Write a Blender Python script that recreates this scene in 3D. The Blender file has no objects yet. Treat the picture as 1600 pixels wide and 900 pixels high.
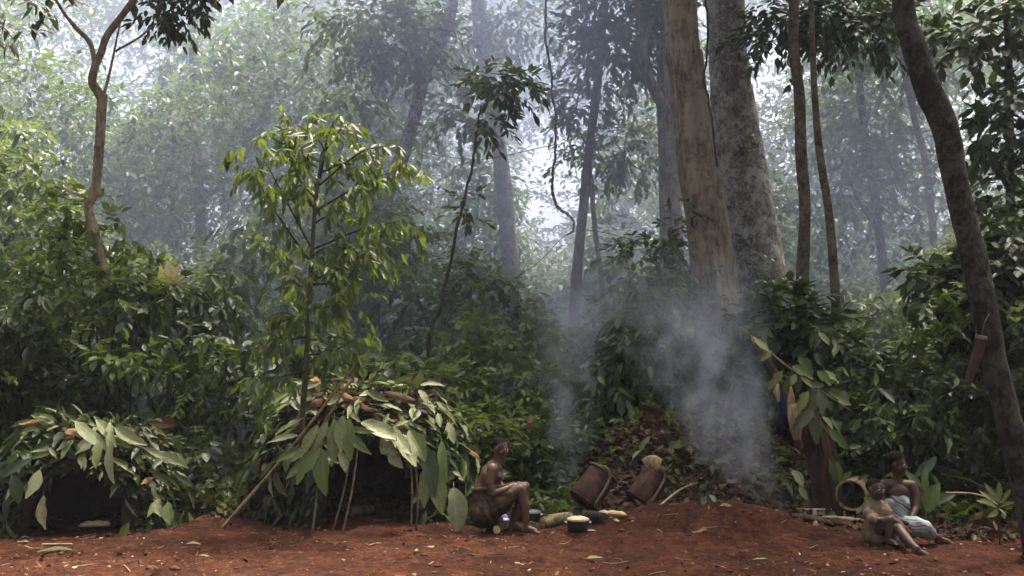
import bpy, bmesh, math, random
import numpy as np
from mathutils import Vector, Matrix, Euler

# ------------------------------------------------------------------ camera, sky, sun, exposure
scene = bpy.context.scene
col = scene.collection
rng = np.random.default_rng(11)
random.seed(11)
R = math.radians

CAM_Z = 1.6
F_PX = 1600 * 35 / 36
PITCH = math.atan(150 / F_PX)
cam_data = bpy.data.cameras.new('camera')
cam_data.lens = 35
cam_data.sensor_width = 36
cam_data.clip_end = 2000
cam_data.clip_start = 0.05
camera = bpy.data.objects.new('camera', cam_data)
camera.location = (0, 0, CAM_Z)
camera.rotation_euler = (math.pi / 2 + PITCH, 0, 0)
col.objects.link(camera)
scene.camera = camera

SUN_EL, SUN_AZ = R(70), R(35)          # azimuth measured from +Y (into the forest) towards +X
world = bpy.data.worlds.new('World')
scene.world = world
world.use_nodes = True
wn = world.node_tree
wn.nodes.clear()
sky_n = wn.nodes.new('ShaderNodeTexSky')
sky_n.sky_type = 'NISHITA'
sky_n.sun_disc = False
sky_n.sun_elevation = SUN_EL
sky_n.sun_rotation = SUN_AZ
sky_n.dust_density = 9.0
sky_n.air_density = 0.5
sky_n.ozone_density = 0.2
bg = wn.nodes.new('ShaderNodeBackground')
bg.inputs['Strength'].default_value = 0.15
wo = wn.nodes.new('ShaderNodeOutputWorld')
wn.links.new(sky_n.outputs[0], bg.inputs['Color'])
wn.links.new(bg.outputs[0], wo.inputs['Surface'])

sun_data = bpy.data.lights.new('sun', 'SUN')
sun_data.energy = 3.4
sun_data.angle = R(12)
sun_data.color = (1.0, 0.90, 0.75)
sun = bpy.data.objects.new('sun', sun_data)
col.objects.link(sun)
sun_dir = Vector((math.sin(SUN_AZ) * math.cos(SUN_EL), math.cos(SUN_AZ) * math.cos(SUN_EL), math.sin(SUN_EL)))
sun.rotation_euler = (-sun_dir).to_track_quat('-Z', 'Y').to_euler()
sun.location = (0, 0, 60)

vs = scene.view_settings
vs.view_transform = 'Standard'
vs.look = 'None'
vs.exposure = 1.82
vs.gamma = 1.0
vs.use_curve_mapping = False
cy = scene.cycles
cy.use_adaptive_sampling = True
cy.adaptive_threshold = 0.02
cy.max_bounces = 7
cy.diffuse_bounces = 2
cy.glossy_bounces = 2
cy.transmission_bounces = 4
cy.volume_bounces = 1
cy.transparent_max_bounces = 8
cy.caustics_reflective = False
cy.caustics_refractive = False
cy.sample_clamp_indirect = 4.0
cy.volume_step_rate = 3.0
cy.volume_max_steps = 40

# ------------------------------------------------------------------ helpers
SP, CP = math.sin(PITCH), math.cos(PITCH)


def at(px, py, Y):
    """world point seen at photograph pixel (px, py), at distance Y from the camera along +Y"""
    u = (px - 800) / F_PX
    v = (450 - py) / F_PX
    dy = CP - v * SP
    t = Y / dy
    return Vector((u * t, Y, CAM_Z + t * (SP + v * CP)))


def px_of(x, y, z):
    zz = z - CAM_Z
    d = y * CP + zz * SP
    return 800 + F_PX * x / d, 450 - F_PX * (zz * CP - y * SP) / d


def mpp(Y):
    return Y / F_PX            # metres per photograph pixel at distance Y


def h2(ix, iy, s):
    a = (ix.astype(np.int64) * 374761393 + iy.astype(np.int64) * 668265263 + s * 1442695041) & 0x7fffffff
    a = ((a ^ (a >> 13)) * 1274126177) & 0x7fffffff
    a = a ^ (a >> 16)
    return (a & 0xffff) / 65535.0


def vnoise(x, y, s=0):
    x = np.asarray(x, float); y = np.asarray(y, float)
    ix = np.floor(x); iy = np.floor(y)
    fx = x - ix; fy = y - iy
    fx = fx * fx * (3 - 2 * fx); fy = fy * fy * (3 - 2 * fy)
    a = h2(ix, iy, s); b = h2(ix + 1, iy, s); c = h2(ix, iy + 1, s); d = h2(ix + 1, iy + 1, s)
    return (a * (1 - fx) + b * fx) * (1 - fy) + (c * (1 - fx) + d * fx) * fy - 0.5


def sstep(a, b, x):
    t = np.clip((x - a) / (b - a), 0, 1)
    return t * t * (3 - 2 * t)


def gz(x, y):
    """height of the ground"""
    x = np.asarray(x, float); y = np.asarray(y, float)
    a = np.where(x < 2.3, 1.35, 0.85)
    z = 0.36 * np.exp(-((x - 2.3) / a) ** 2 - ((y - 11.0) / 0.8) ** 2)
    z = z + 1.18 * np.exp(-((x - 2.95) / 1.15) ** 2 - ((y - 13.9) / 1.0) ** 2)
    z = z + 0.80 * np.exp(-((x - 1.55) / 0.75) ** 2 - ((y - 13.6) / 0.9) ** 2)
    z = z + 0.13 * np.exp(-((x + 1.7) / 1.5) ** 2 - ((y - 11.9) / 1.1) ** 2)
    z = z + 0.25 * sstep(13, 18, y) + 0.8 * sstep(18, 60, y)
    z = z - 0.10 * sstep(3.6, 5.6, x) * sstep(13, 9, y)
    near = sstep(30, 15, y)
    z = z + near * (0.05 * vnoise(x * 1.3, y * 1.3, 1) + 0.05 * vnoise(x * 4, y * 4, 2)
                    + 0.032 * vnoise(x * 9, y * 9, 3) + 0.016 * vnoise(x * 21, y * 21, 4))
    return z


def on(px, py):
    """where the ray through a photograph pixel meets the ground"""
    lo = 4.0
    for i in range(600):
        Y = 4 + i * 0.03
        p = at(px, py, Y)
        if p.z < float(gz(p.x, Y)):
            return Vector((p.x, Y, float(gz(p.x, Y))))
    return at(px, py, 18)


def gpt(x, y, dz=0.0):
    return Vector((x, y, float(gz(x, y)) + dz))


def unit(v):
    return v / np.maximum(np.linalg.norm(v, axis=-1, keepdims=True), 1e-9)


def mesh_np(name, V, F, mats, mi=None, smooth=False):
    V = np.asarray(V, np.float32); F = np.asarray(F, np.int32)
    me = bpy.data.meshes.new(name)
    k = F.shape[1]
    me.vertices.add(len(V)); me.vertices.foreach_set('co', V.ravel())
    me.loops.add(F.size); me.loops.foreach_set('vertex_index', F.ravel())
    me.polygons.add(len(F))
    me.polygons.foreach_set('loop_start', np.arange(0, F.size, k, dtype=np.int32))
    me.polygons.foreach_set('loop_total', np.full(len(F), k, np.int32))
    if mi is not None:
        me.polygons.foreach_set('material_index', np.asarray(mi, np.int32))
    for m in (mats if isinstance(mats, (list, tuple)) else [mats]):
        me.materials.append(m)
    me.update(calc_edges=True)
    if smooth:
        me.shade_smooth()
    return me


def link(name, me, parent=None, loc=None):
    o = bpy.data.objects.new(name, me)
    col.objects.link(o)
    if parent is not None:
        o.parent = parent
    if loc is not None:
        o.location = loc
    return o


def tag(o, label=None, cat=None, group=None, kind=None):
    if label: o['label'] = label
    if cat: o['category'] = cat
    if group: o['group'] = group
    if kind: o['kind'] = kind
    return o


def empty(name, loc, label=None, cat=None, group=None):
    o = bpy.data.objects.new(name, None)
    o.empty_display_size = 0.1
    o.location = loc
    col.objects.link(o)
    return tag(o, label, cat, group)


def spline(pts, n):
    """Catmull-Rom resampling of rows (x,y,z,r...)"""
    P = np.asarray(pts, float)
    if len(P) == 2:
        t = np.linspace(0, 1, n)[:, None]
        return P[0] * (1 - t) + P[1] * t
    P = np.vstack([2 * P[0] - P[1], P, 2 * P[-1] - P[-2]])
    m = len(P) - 3
    out = []
    for s in np.linspace(0, m - 1e-6, n):
        i = int(s); t = s - i
        a, b, c, d = P[i:i + 4]
        out.append(0.5 * (2 * b + (c - a) * t + (2 * a - 5 * b + 4 * c - d) * t * t + (3 * b - a - 3 * c + d) * t ** 3))
    return np.array(out)


def tube_arrays(pts, rad, sides=8, bump=0.0, freq=3.0, seed=0, flute=0.0, nfl=5, cap=True, ell=1.0):
    P = np.asarray(pts, float); n = len(P)
    rad = np.asarray(rad, float) * np.ones(n)
    T = np.gradient(P, axis=0); T = unit(T)
    ref = np.array([0.0, 1.0, 0.0]) if abs(T[:, 1]).max() < 0.9 else np.array([0.0, 0.0, 1.0])
    A = unit(np.cross(T, ref)); B = np.cross(A, T)
    th = np.linspace(0, 2 * math.pi, sides, endpoint=False)
    s = np.concatenate([[0], np.cumsum(np.linalg.norm(np.diff(P, axis=0), axis=1))])
    rr = np.ones((n, sides))
    if bump:
        cs, sn = np.cos(th), np.sin(th)
        for k, (f, am) in enumerate(((1, 1.0), (2.3, 0.6), (5.1, 0.35))):
            rr += bump * am * 2 * (vnoise(cs[None, :] * f * 1.2 + seed * 7.1 + 0.35 * s[:, None] * freq * f * 0.3,
                                          s[:, None] * freq * f * 0.5 + sn[None, :] * f * 1.2 + 31, seed + k))
    if flute:
        rr += flute * np.sin(th[None, :] * nfl + 1.1 * np.sin(s[:, None] * 0.7)) + 0.6 * flute * np.sin(th[None, :] * (2 * nfl + 1) + s[:, None] * 0.4)
    rr *= rad[:, None]
    V = P[:, None, :] + rr[..., None] * (np.cos(th)[None, :, None] * A[:, None, :] + ell * np.sin(th)[None, :, None] * B[:, None, :])
    V = V.reshape(-1, 3)
    i = np.arange(n - 1)[:, None] * sides; j = np.arange(sides)[None, :]; j2 = (j + 1) % sides
    a, b, c, d = (i + j).ravel(), (i + j2).ravel(), (i + sides + j2).ravel(), (i + sides + j).ravel()
    F = np.concatenate([np.stack([a, c, b], 1), np.stack([a, d, c], 1)])
    if cap:
        V = np.vstack([V, P[0], P[-1]])
        k0, k1 = n * sides, n * sides + 1
        jj = np.arange(sides); j2 = (jj + 1) % sides
        F = np.vstack([F, np.stack([np.full(sides, k0), jj, j2], 1),
                       np.stack([np.full(sides, k1), (n - 1) * sides + j2, (n - 1) * sides + jj], 1)])
    return V, F


class Acc:
    """collects triangles, with a material index"""
    def __init__(self):
        self.V, self.F, self.M, self.n = [], [], [], 0

    def add(self, V, F, m=0):
        if len(V) == 0: return self
        self.V.append(np.asarray(V, float)); self.F.append(np.asarray(F) + self.n); self.M.append(np.full(len(F), m)); self.n += len(V)
        return self

    def tube(self, pts, rad, m=0, **k):
        return self.add(*tube_arrays(pts, rad, **k), m)

    def mesh(self, name, mats, smooth=False):
        return mesh_np(name, np.vstack(self.V), np.vstack(self.F), mats, np.concatenate(self.M), smooth)


# ------------------------------------------------------------------ materials
MATS = {}


def new_mat(name):
    m = bpy.data.materials.new(name)
    m.use_nodes = True
    nt = m.node_tree
    nt.nodes.clear()
    out = nt.nodes.new('ShaderNodeOutputMaterial')
    MATS[name] = m
    return m, nt, out


def N(nt, typ, **kw):
    n = nt.nodes.new(typ)
    for k, v in kw.items():
        if k in n.inputs:
            n.inputs[k].default_value = v
        else:
            setattr(n, k, v)
    return n


def ramp(nt, fac, stops):
    r = nt.nodes.new('ShaderNodeValToRGB')
    e = r.color_ramp.elements
    while len(e) < len(stops): e.new(0.5)
    for el, (p, c) in zip(e, stops):
        el.position = p; el.color = (*c, 1)
    nt.links.new(fac, r.inputs['Fac'])
    return r.outputs['Color']


def mixc(nt, fac, a, b, mode='MIX'):
    m = nt.nodes.new('ShaderNodeMix'); m.data_type = 'RGBA'; m.blend_type = mode
    for sock, v in ((m.inputs['Factor'], fac), (m.inputs['A'], a), (m.inputs['B'], b)):
        pass
    def put(s, v):
        if hasattr(v, 'is_output'): nt.links.new(v, s)
        elif isinstance(v, (int, float)): s.default_value = v
        else: s.default_value = (*v, 1)
    put(m.inputs[0], fac); put(m.inputs[6], a); put(m.inputs[7], b)
    return m.outputs[2]


def math_n(nt, op, a, b=None, c=None):
    m = nt.nodes.new('ShaderNodeMath'); m.operation = op
    for i, v in enumerate((a, b, c)):
        if v is None: continue
        if hasattr(v, 'is_output'): nt.links.new(v, m.inputs[i])
        else: m.inputs[i].default_value = v
    return m.outputs[0]


def noise_n(nt, vec, scale, detail=3, rough=0.6, dist=0.0):
    n = N(nt, 'ShaderNodeTexNoise', Scale=scale, Detail=detail, Roughness=rough, Distortion=dist)
    if vec is not None: nt.links.new(vec, n.inputs['Vector'])
    return n.outputs['Fac']


def bump_n(nt, height, strength, dist=0.02):
    b = N(nt, 'ShaderNodeBump', Strength=strength, Distance=dist)
    nt.links.new(height, b.inputs['Height'])
    return b.outputs['Normal']


def leaf_mat(name, stops, trans=0.3, tcol=(0.16, 0.26, 0.04), rough=0.42, per='island', veins=False, spec=0.35):
    m, nt, out = new_mat(name)
    if per == 'island':
        rnd = N(nt, 'ShaderNodeNewGeometry').outputs['Random Per Island']
    else:
        rnd = N(nt, 'ShaderNodeObjectInfo').outputs['Random']
    c = ramp(nt, rnd, stops)
    tc = N(nt, 'ShaderNodeTexCoord')
    if per == 'island':
        pass
    nrm = None
    if veins:
        nz = noise_n(nt, tc.outputs['Object'], 9, 4)
        c = mixc(nt, math_n(nt, 'SUBTRACT', math_n(nt, 'MULTIPLY', nz, 1.6), 0.55), c, mixc(nt, 1.0, c, (0.55, 0.55, 0.5), 'MULTIPLY'))
        spot = noise_n(nt, tc.outputs['Object'], 5.5, 5, .7)
        oi = N(nt, 'ShaderNodeObjectInfo').outputs['Random']
        dead = ramp(nt, math_n(nt, 'ADD', spot, math_n(nt, 'MULTIPLY', math_n(nt, 'SUBTRACT', oi, .5), .22)), [(.60, (0, 0, 0)), (.66, (1, 1, 1))])
        c = mixc(nt, math_n(nt, 'MULTIPLY', dead, .75), c, (0.13, 0.085, 0.035))
        sp = N(nt, 'ShaderNodeSeparateXYZ'); nt.links.new(tc.outputs['Object'], sp.inputs[0])
        ax = math_n(nt, 'ABSOLUTE', sp.outputs[0])
        ph = math_n(nt, 'ADD', math_n(nt, 'MULTIPLY', sp.outputs[1], 105.0), math_n(nt, 'MULTIPLY', ax, -60.0))
        w = math_n(nt, 'POWER', math_n(nt, 'ADD', math_n(nt, 'MULTIPLY', math_n(nt, 'SINE', ph), 0.5), 0.5), 6.0)
        rib = math_n(nt, 'LESS_THAN', ax, 0.014)
        v = math_n(nt, 'MAXIMUM', math_n(nt, 'MULTIPLY', w, 0.16), math_n(nt, 'MULTIPLY', rib, 0.7))
        c = mixc(nt, v, c, mixc(nt, 1.0, c, (1.5, 1.45, 1.3), 'MULTIPLY'))
        nrm = bump_n(nt, math_n(nt, 'MULTIPLY', w, -1.0), 0.25, 0.008)
    p = N(nt, 'ShaderNodeBsdfPrincipled', Roughness=rough)
    p.inputs['Specular IOR Level'].default_value = spec
    nt.links.new(c, p.inputs['Base Color'])
    if nrm is not None: nt.links.new(nrm, p.inputs['Normal'])
    t = N(nt, 'ShaderNodeBsdfTranslucent')
    nt.links.new(mixc(nt, 0.6, c, tcol), t.inputs['Color'])
    mx = N(nt, 'ShaderNodeMixShader', Fac=trans)
    nt.links.new(p.outputs[0], mx.inputs[1]); nt.links.new(t.outputs[0], mx.inputs[2])
    nt.links.new(mx.outputs[0], out.inputs['Surface'])
    return m


def plain(name, c1, c2, scale=8, rough=0.8, bump=0.4, coords='Object', stretch=(1, 1, 1), detail=5, bdist=0.02, c3=None, spec=0.3, metal=0.0):
    m, nt, out = new_mat(name)
    tc = N(nt, 'ShaderNodeTexCoord')
    mp = N(nt, 'ShaderNodeMapping'); mp.inputs['Scale'].default_value = stretch
    nt.links.new(tc.outputs[coords], mp.inputs[0])
    nz = noise_n(nt, mp.outputs[0], scale, detail, 0.65)
    stops = [(0.32, c1), (0.68, c2)] if c3 is None else [(0.3, c1), (0.52, c2), (0.72, c3)]
    c = ramp(nt, nz, stops)
    p = N(nt, 'ShaderNodeBsdfPrincipled', Roughness=rough, Metallic=metal)
    p.inputs['Specular IOR Level'].default_value = spec
    nt.links.new(c, p.inputs['Base Color'])
    nz2 = noise_n(nt, mp.outputs[0], scale * 3.1, 4, 0.7)
    nt.links.new(bump_n(nt, math_n(nt, 'ADD', nz, math_n(nt, 'MULTIPLY', nz2, 0.5)), bump, bdist), p.inputs['Normal'])
    nt.links.new(p.outputs[0], out.inputs['Surface'])
    return m


def bark_mat(name, dark, mid, light, patch=2.5, streak=1.0, blot=0.5, rough=0.9):
    """bark: vertical fibre, pale lichen blotches and dark moss patches"""
    m, nt, out = new_mat(name)
    geo = N(nt, 'ShaderNodeNewGeometry')
    mp = N(nt, 'ShaderNodeMapping'); mp.inputs['Scale'].default_value = (1, 1, 0.12 if streak > 1 else 0.45)
    nt.links.new(geo.outputs['Position'], mp.inputs[0])
    fib = noise_n(nt, mp.outputs[0], 14, 6, 0.75, 0.9)
    big = noise_n(nt, geo.outputs['Position'], patch, 6, 0.75, 0.6)
    fine = noise_n(nt, geo.outputs['Position'], patch * 7, 4, 0.7)
    c = ramp(nt, fib, [(0.30, dark), (0.5, mid), (0.72, light)])
    lich = ramp(nt, math_n(nt, 'ADD', math_n(nt, 'MULTIPLY', big, 0.75), math_n(nt, 'MULTIPLY', fine, 0.3)), [(0.50, (0, 0, 0)), (0.58, (1, 1, 1))])
    c = mixc(nt, math_n(nt, 'MULTIPLY', lich, blot), c, light)
    big2 = noise_n(nt, geo.outputs['Position'], patch * 1.7, 6, 0.75, 0.4)
    moss = ramp(nt, big2, [(0.52, (0, 0, 0)), (0.62, (1, 1, 1))])
    c = mixc(nt, math_n(nt, 'MULTIPLY', moss, blot), c, (dark[0] * 0.6, dark[1] * 0.68, dark[2] * 0.5))
    p = N(nt, 'ShaderNodeBsdfPrincipled', Roughness=rough)
    p.inputs['Specular IOR Level'].default_value = 0.2
    nt.links.new(c, p.inputs['Base Color'])
    nt.links.new(bump_n(nt, math_n(nt, 'ADD', fib, math_n(nt, 'MULTIPLY', fine, 0.6)), 0.8, 0.03), p.inputs['Normal'])
    nt.links.new(p.outputs[0], out.inputs['Surface'])
    return m


G1, G2, G3 = (0.030, 0.050, 0.008), (0.057, 0.090, 0.012), (0.102, 0.134, 0.020)
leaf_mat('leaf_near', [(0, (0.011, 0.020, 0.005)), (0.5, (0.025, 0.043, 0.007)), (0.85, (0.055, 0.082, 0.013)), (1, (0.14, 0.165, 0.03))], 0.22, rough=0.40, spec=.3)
leaf_mat('leaf_mid', [(0, G1), (0.5, G2), (0.9, G3), (1, (0.15, 0.16, 0.04))], 0.42, tcol=(0.22, 0.30, 0.035))
leaf_mat('leaf_far', [(0, (0.022, 0.040, 0.009)), (0.6, (0.044, 0.070, 0.013)), (1, (0.09, 0.12, 0.022))], 0.42)
leaf_mat('leaf_dark', [(0, (0.018, 0.029, 0.011)), (0.7, (0.034, 0.048, 0.015)), (1, (0.055, 0.07, 0.022))], 0.18)
leaf_mat('leaf_bright', [(0, (0.06, 0.10, 0.02)), (0.6, (0.10, 0.15, 0.03)), (1, (0.17, 0.21, 0.06))], 0.4, tcol=(0.24, 0.34, 0.05))
leaf_mat('leaf_sapling', [(0, (0.045, 0.072, 0.020)), (0.6, (0.080, 0.112, 0.030)), (1, (0.15, 0.175, 0.065))], 0.28, per='object', veins=True, rough=0.4)
leaf_mat('leaf_dark_single', [(0, (0.018, 0.030, 0.014)), (1, (0.045, 0.065, 0.025))], 0.12, per='object', veins=True)
leaf_mat('leaf_yellow', [(0, (0.42, 0.38, 0.16)), (1, (0.55, 0.50, 0.26))], 0.4, tcol=(0.7, 0.6, 0.15), per='object', veins=True)
leaf_mat('leaf_litter', [(0, (0.028, 0.018, 0.011)), (0.35, (0.060, 0.036, 0.020)), (0.7, (0.105, 0.064, 0.034)), (0.93, (0.17, 0.105, 0.055)), (1, (0.25, 0.20, 0.11))], 0.05, tcol=(0.2, 0.1, 0.04), rough=0.7, spec=0.15)
leaf_mat('thatch_green', [(0, (0.076, 0.116, 0.026)), (0.5, (0.130, 0.178, 0.043)), (1, (0.19, 0.23, 0.07))], 0.15, tcol=(0.2, 0.26, 0.08), per='object', veins=True, rough=0.45)
leaf_mat('thatch_pale', [(0, (0.19, 0.22, 0.10)), (1, (0.29, 0.31, 0.16))], 0.15, tcol=(0.25, 0.3, 0.12), per='object', veins=True, rough=0.5)
leaf_mat('thatch_dark', [(0, (0.030, 0.048, 0.022)), (1, (0.075, 0.10, 0.045))], 0.15, per='object', veins=True, rough=0.42)
leaf_mat('thatch_brown', [(0, (0.07, 0.035, 0.018)), (0.6, (0.15, 0.075, 0.032)), (1, (0.30, 0.17, 0.08))], 0.06, tcol=(0.3, 0.16, 0.06), per='object', veins=True, rough=0.7, spec=0.15)

bark_mat('bark_fibrous', (0.042, 0.032, 0.019), (0.185, 0.142, 0.085), (0.38, 0.31, 0.20), 2.0, 2.0, 0.50)
bark_mat('bark_lichen', (0.045, 0.041, 0.030), (0.18, 0.155, 0.115), (0.44, 0.41, 0.34), 3.6, 1.0, 0.85)
bark_mat('bark_brown', (0.030, 0.022, 0.014), (0.085, 0.062, 0.038), (0.19, 0.155, 0.10), 3.0, 1.0, 0.6)
bark_mat('bark_dark', (0.006, 0.006, 0.004), (0.018, 0.017, 0.011), (0.080, 0.075, 0.052), 3.5, 1.0, 0.65)
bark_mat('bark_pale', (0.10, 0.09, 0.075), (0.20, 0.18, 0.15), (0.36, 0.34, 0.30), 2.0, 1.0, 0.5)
plain('stick', (0.10, 0.065, 0.030), (0.30, 0.21, 0.11), 9, 0.75, 0.4, stretch=(1, 1, 1), c3=(0.36, 0.26, 0.14))
plain('stem_green', (0.045, 0.055, 0.022), (0.10, 0.095, 0.045), 12, 0.7, 0.3)
plain('stem_dark', (0.016, 0.013, 0.009), (0.045, 0.035, 0.022), 12, 0.8, 0.3)

# ------------------------------------------------------------------ the ground
def ground_mat():
    m, nt, out = new_mat('red_earth')
    geo = N(nt, 'ShaderNodeNewGeometry')
    P = geo.outputs['Position']
    a = noise_n(nt, P, 1.6, 5, 0.62)
    b = noise_n(nt, P, 14, 6, 0.75)
    c = noise_n(nt, P, 70, 4, 0.7)
    col1 = ramp(nt, b, [(0.30, (0.022, 0.007, 0.003)), (0.50, (0.080, 0.025, 0.0095)), (0.70, (0.165, 0.060, 0.023))])
    col2 = mixc(nt, ramp(nt, a, [(0.40, (0, 0, 0)), (0.62, (1, 1, 1))]), mixc(nt, 1.0, col1, (0.62, 0.58, 0.55), 'MULTIPLY'), col1)
    # pale and dark crumbs
    vo = N(nt, 'ShaderNodeTexVoronoi', Scale=34.0); nt.links.new(P, vo.inputs['Vector'])
    spk = math_n(nt, 'LESS_THAN', vo.outputs['Distance'], 0.13)
    rs = N(nt, 'ShaderNodeSeparateColor'); nt.links.new(vo.outputs['Color'], rs.inputs[0])
    pick = math_n(nt, 'GREATER_THAN', rs.outputs[0], 0.80)
    col3 = mixc(nt, math_n(nt, 'MULTIPLY', spk, pick), col2, (0.30, 0.18, 0.10))
    pick2 = math_n(nt, 'LESS_THAN', rs.outputs[0], 0.22)
    col3 = mixc(nt, math_n(nt, 'MULTIPLY', spk, pick2), col3, (0.018, 0.010, 0.007))
    damp = ramp(nt, noise_n(nt, P, 3.4, 5, .68, .5), [(.44, (0, 0, 0)), (.62, (1, 1, 1))])
    col3 = mixc(nt, math_n(nt, 'MULTIPLY', damp, .75), col3, mixc(nt, 1.0, col3, (.42, .38, .36), 'MULTIPLY'))
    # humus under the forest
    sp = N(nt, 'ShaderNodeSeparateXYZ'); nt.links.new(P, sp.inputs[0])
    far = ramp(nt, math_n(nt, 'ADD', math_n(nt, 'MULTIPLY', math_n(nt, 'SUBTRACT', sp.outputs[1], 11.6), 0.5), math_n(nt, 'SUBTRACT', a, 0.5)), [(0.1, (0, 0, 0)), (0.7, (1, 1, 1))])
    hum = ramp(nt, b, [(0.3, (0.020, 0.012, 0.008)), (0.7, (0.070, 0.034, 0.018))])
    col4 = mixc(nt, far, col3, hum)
    p = N(nt, 'ShaderNodeBsdfPrincipled', Roughness=0.93)
    p.inputs['Specular IOR Level'].default_value = 0.15
    nt.links.new(col4, p.inputs['Base Color'])
    nt.links.new(bump_n(nt, math_n(nt, 'ADD', b, math_n(nt, 'MULTIPLY', c, 0.6)), 0.9, 0.035), p.inputs['Normal'])
    nt.links.new(p.outputs[0], out.inputs['Surface'])
    return m


def axis(lo, hi, step, far_lo, far_hi):
    mid = np.arange(lo, hi + 1e-6, step)
    k = np.arange(1, 40)
    g = step * 1.25 ** k
    up = hi + np.cumsum(g); up = np.append(up[up < far_hi], far_hi)
    dn = lo - np.cumsum(g); dn = np.append(dn[dn > far_lo], far_lo)[::-1]
    return np.concatenate([dn, mid, up])


gx = axis(-6.2, 6.2, 0.04, -400, 400)
gy = axis(7.6, 14.0, 0.04, -60, 600)
GX, GY = np.meshgrid(gx, gy)
GV = np.stack([GX.ravel(), GY.ravel(), gz(GX, GY).ravel()], 1)
nxg, nyg = len(gx), len(gy)
ii = (np.arange(nyg - 1)[:, None] * nxg + np.arange(nxg - 1)[None, :]).ravel()
GF = np.stack([ii, ii + 1, ii + nxg + 1, ii + nxg], 1)
# trodden dents and heel marks in the bare earth
for q in range(110):
    fx, fy, fa = rng.uniform(-5.5, 5.5), rng.uniform(8.0, 11.0), rng.uniform(0, math.pi)
    lx = (GV[:, 0] - fx) * math.cos(fa) + (GV[:, 1] - fy) * math.sin(fa); ly = -(GV[:, 0] - fx) * math.sin(fa) + (GV[:, 1] - fy) * math.cos(fa)
    e2 = (lx / .13) ** 2 + (ly / .055) ** 2
    GV[:, 2] += np.where(e2 < 9, -.028 * np.exp(-e2 ** 2) + .010 * np.exp(-(e2 - 1.9) ** 2), 0)
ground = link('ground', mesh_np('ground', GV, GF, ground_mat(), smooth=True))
tag(ground, 'bare red earth clearing rising to a low mound in front of the forest', None, None, 'structure')


# ------------------------------------------------------------------ foliage generators
def leaf_geom(base, d, n, L, W, fold=0.25, tipdrop=0.15, lod=2):
    """many leaves at once: base points, directions, normals, lengths, half widths"""
    d = unit(d); n = unit(n - (n * d).sum(1, keepdims=True) * d); s = np.cross(d, n)
    L = L[:, None]; W = W[:, None]
    m = len(base)
    up = n * (W * fold)
    if lod == 1:
        V = np.stack([base, base + d * L * 0.42 - s * W + up, base + d * L - n * L * tipdrop, base + d * L * 0.42 + s * W + up], 1)
        F = np.array([[0, 2, 1], [0, 3, 2]])
    else:
        V = np.stack([base, base + d * L * 0.26 - s * W * 0.86 + up, base + d * L * 0.62 - s * W * 0.90 + up * 0.8 - n * L * tipdrop * 0.4,
                      base + d * L - n * L * tipdrop,
                      base + d * L * 0.62 + s * W * 0.90 + up * 0.8 - n * L * tipdrop * 0.4, base + d * L * 0.26 + s * W * 0.86 + up], 1)
        F = np.array([[0, 2, 1], [0, 3, 2], [0, 4, 3], [0, 5, 4]])
    k = V.shape[1]
    FF = (F[None] + (np.arange(m) * k)[:, None, None]).reshape(-1, 3)
    return V.reshape(-1, 3), FF


def sprays(o, d, ln, k, L, wr=0.22, droop=0.35, lod=2, jit=0.3, sag=0.25, spread=0.9):
    """leafy twigs: k leaves set alternately along each"""
    n = len(o)
    ln = np.asarray(ln) * np.ones(n)
    L = np.asarray(L) * np.ones(n)
    d = unit(d)
    t = np.linspace(0.1, 1.0, k)[None, :] + rng.uniform(-0.06, 0.06, (n, k))
    up = np.array([0, 0, 1.0])
    side = unit(np.cross(d, up) + 1e-4)
    B = o[:, None] + d[:, None] * (ln[:, None] * t)[..., None]
    B[..., 2] -= sag * ln[:, None] * t ** 2
    sg = np.where(np.arange(k) % 2 == 0, 1.0, -1.0)[None, :, None]
    ld = d[:, None] * (0.35 + 0.5 * t[..., None]) + sg * spread * side[:, None] * (1.05 - 0.7 * t[..., None]) + rng.normal(0, jit, (n, k, 3))
    ld[..., 2] -= droop
    nn = up + rng.normal(0, 0.35, (n, k, 3)) + 0.25 * d[:, None]
    LL = L[:, None] * rng.uniform(0.65, 1.15, (n, k))
    WW = LL * wr * rng.uniform(0.8, 1.2, (n, k))
    return leaf_geom(B.reshape(-1, 3), ld.reshape(-1, 3), nn.reshape(-1, 3), LL.ravel(), WW.ravel(), lod=lod)


def ball_dirs(n):
    return unit(rng.normal(0, 1, (n, 3)))


def clump(c, r, n, ln, k, L, shell=0.5, **kw):
    """sprays through an ellipsoid, pointing outwards"""
    u = ball_dirs(n)
    rad = rng.uniform(0, 1, (n, 1)) ** shell
    o = np.asarray(c) + u * rad * np.asarray(r)
    d = u + rng.normal(0, 0.45, (n, 3)) + np.array([0, 0, -0.05])
    return sprays(o, d, rng.uniform(0.7, 1.3, n) * ln, k, L, **kw)


# ------------------------------------------------------------------ trees
def pxpath(pts, Y, to_ground=True, extend_up=None, lean=0.0):
    """pixel polyline (x, y, width) at distance Y -> rows (x, y, z, r), ordered from the ground up"""
    out = []
    for i, (px, py, w) in enumerate(pts):
        p = at(px, py, Y)
        out.append([p.x, p.y, p.z, w * mpp(Y) / 2])
    out = out[::-1] if out[0][2] > out[-1][2] else out
    if to_ground:
        b = out[0]
        g = float(gz(b[0], b[1])) - 0.25
        if b[2] > g + 0.1:
            x = b[0] + (b[0] - out[1][0]) * 0.3
            out.insert(0, [x, b[1], g, b[3] * 1.18])
    if extend_up:
        t = out[-1]; q = out[-2]
        dv = np.array(t[:3]) - np.array(q[:3]); dv = dv / np.linalg.norm(dv)
        dv = dv * 0.5 + np.array([0, 0, 0.5]); dv /= np.linalg.norm(dv)
        e = np.array(t[:3]) + dv * extend_up
        out.append([*e, t[3] * 0.75])
    return out


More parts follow.
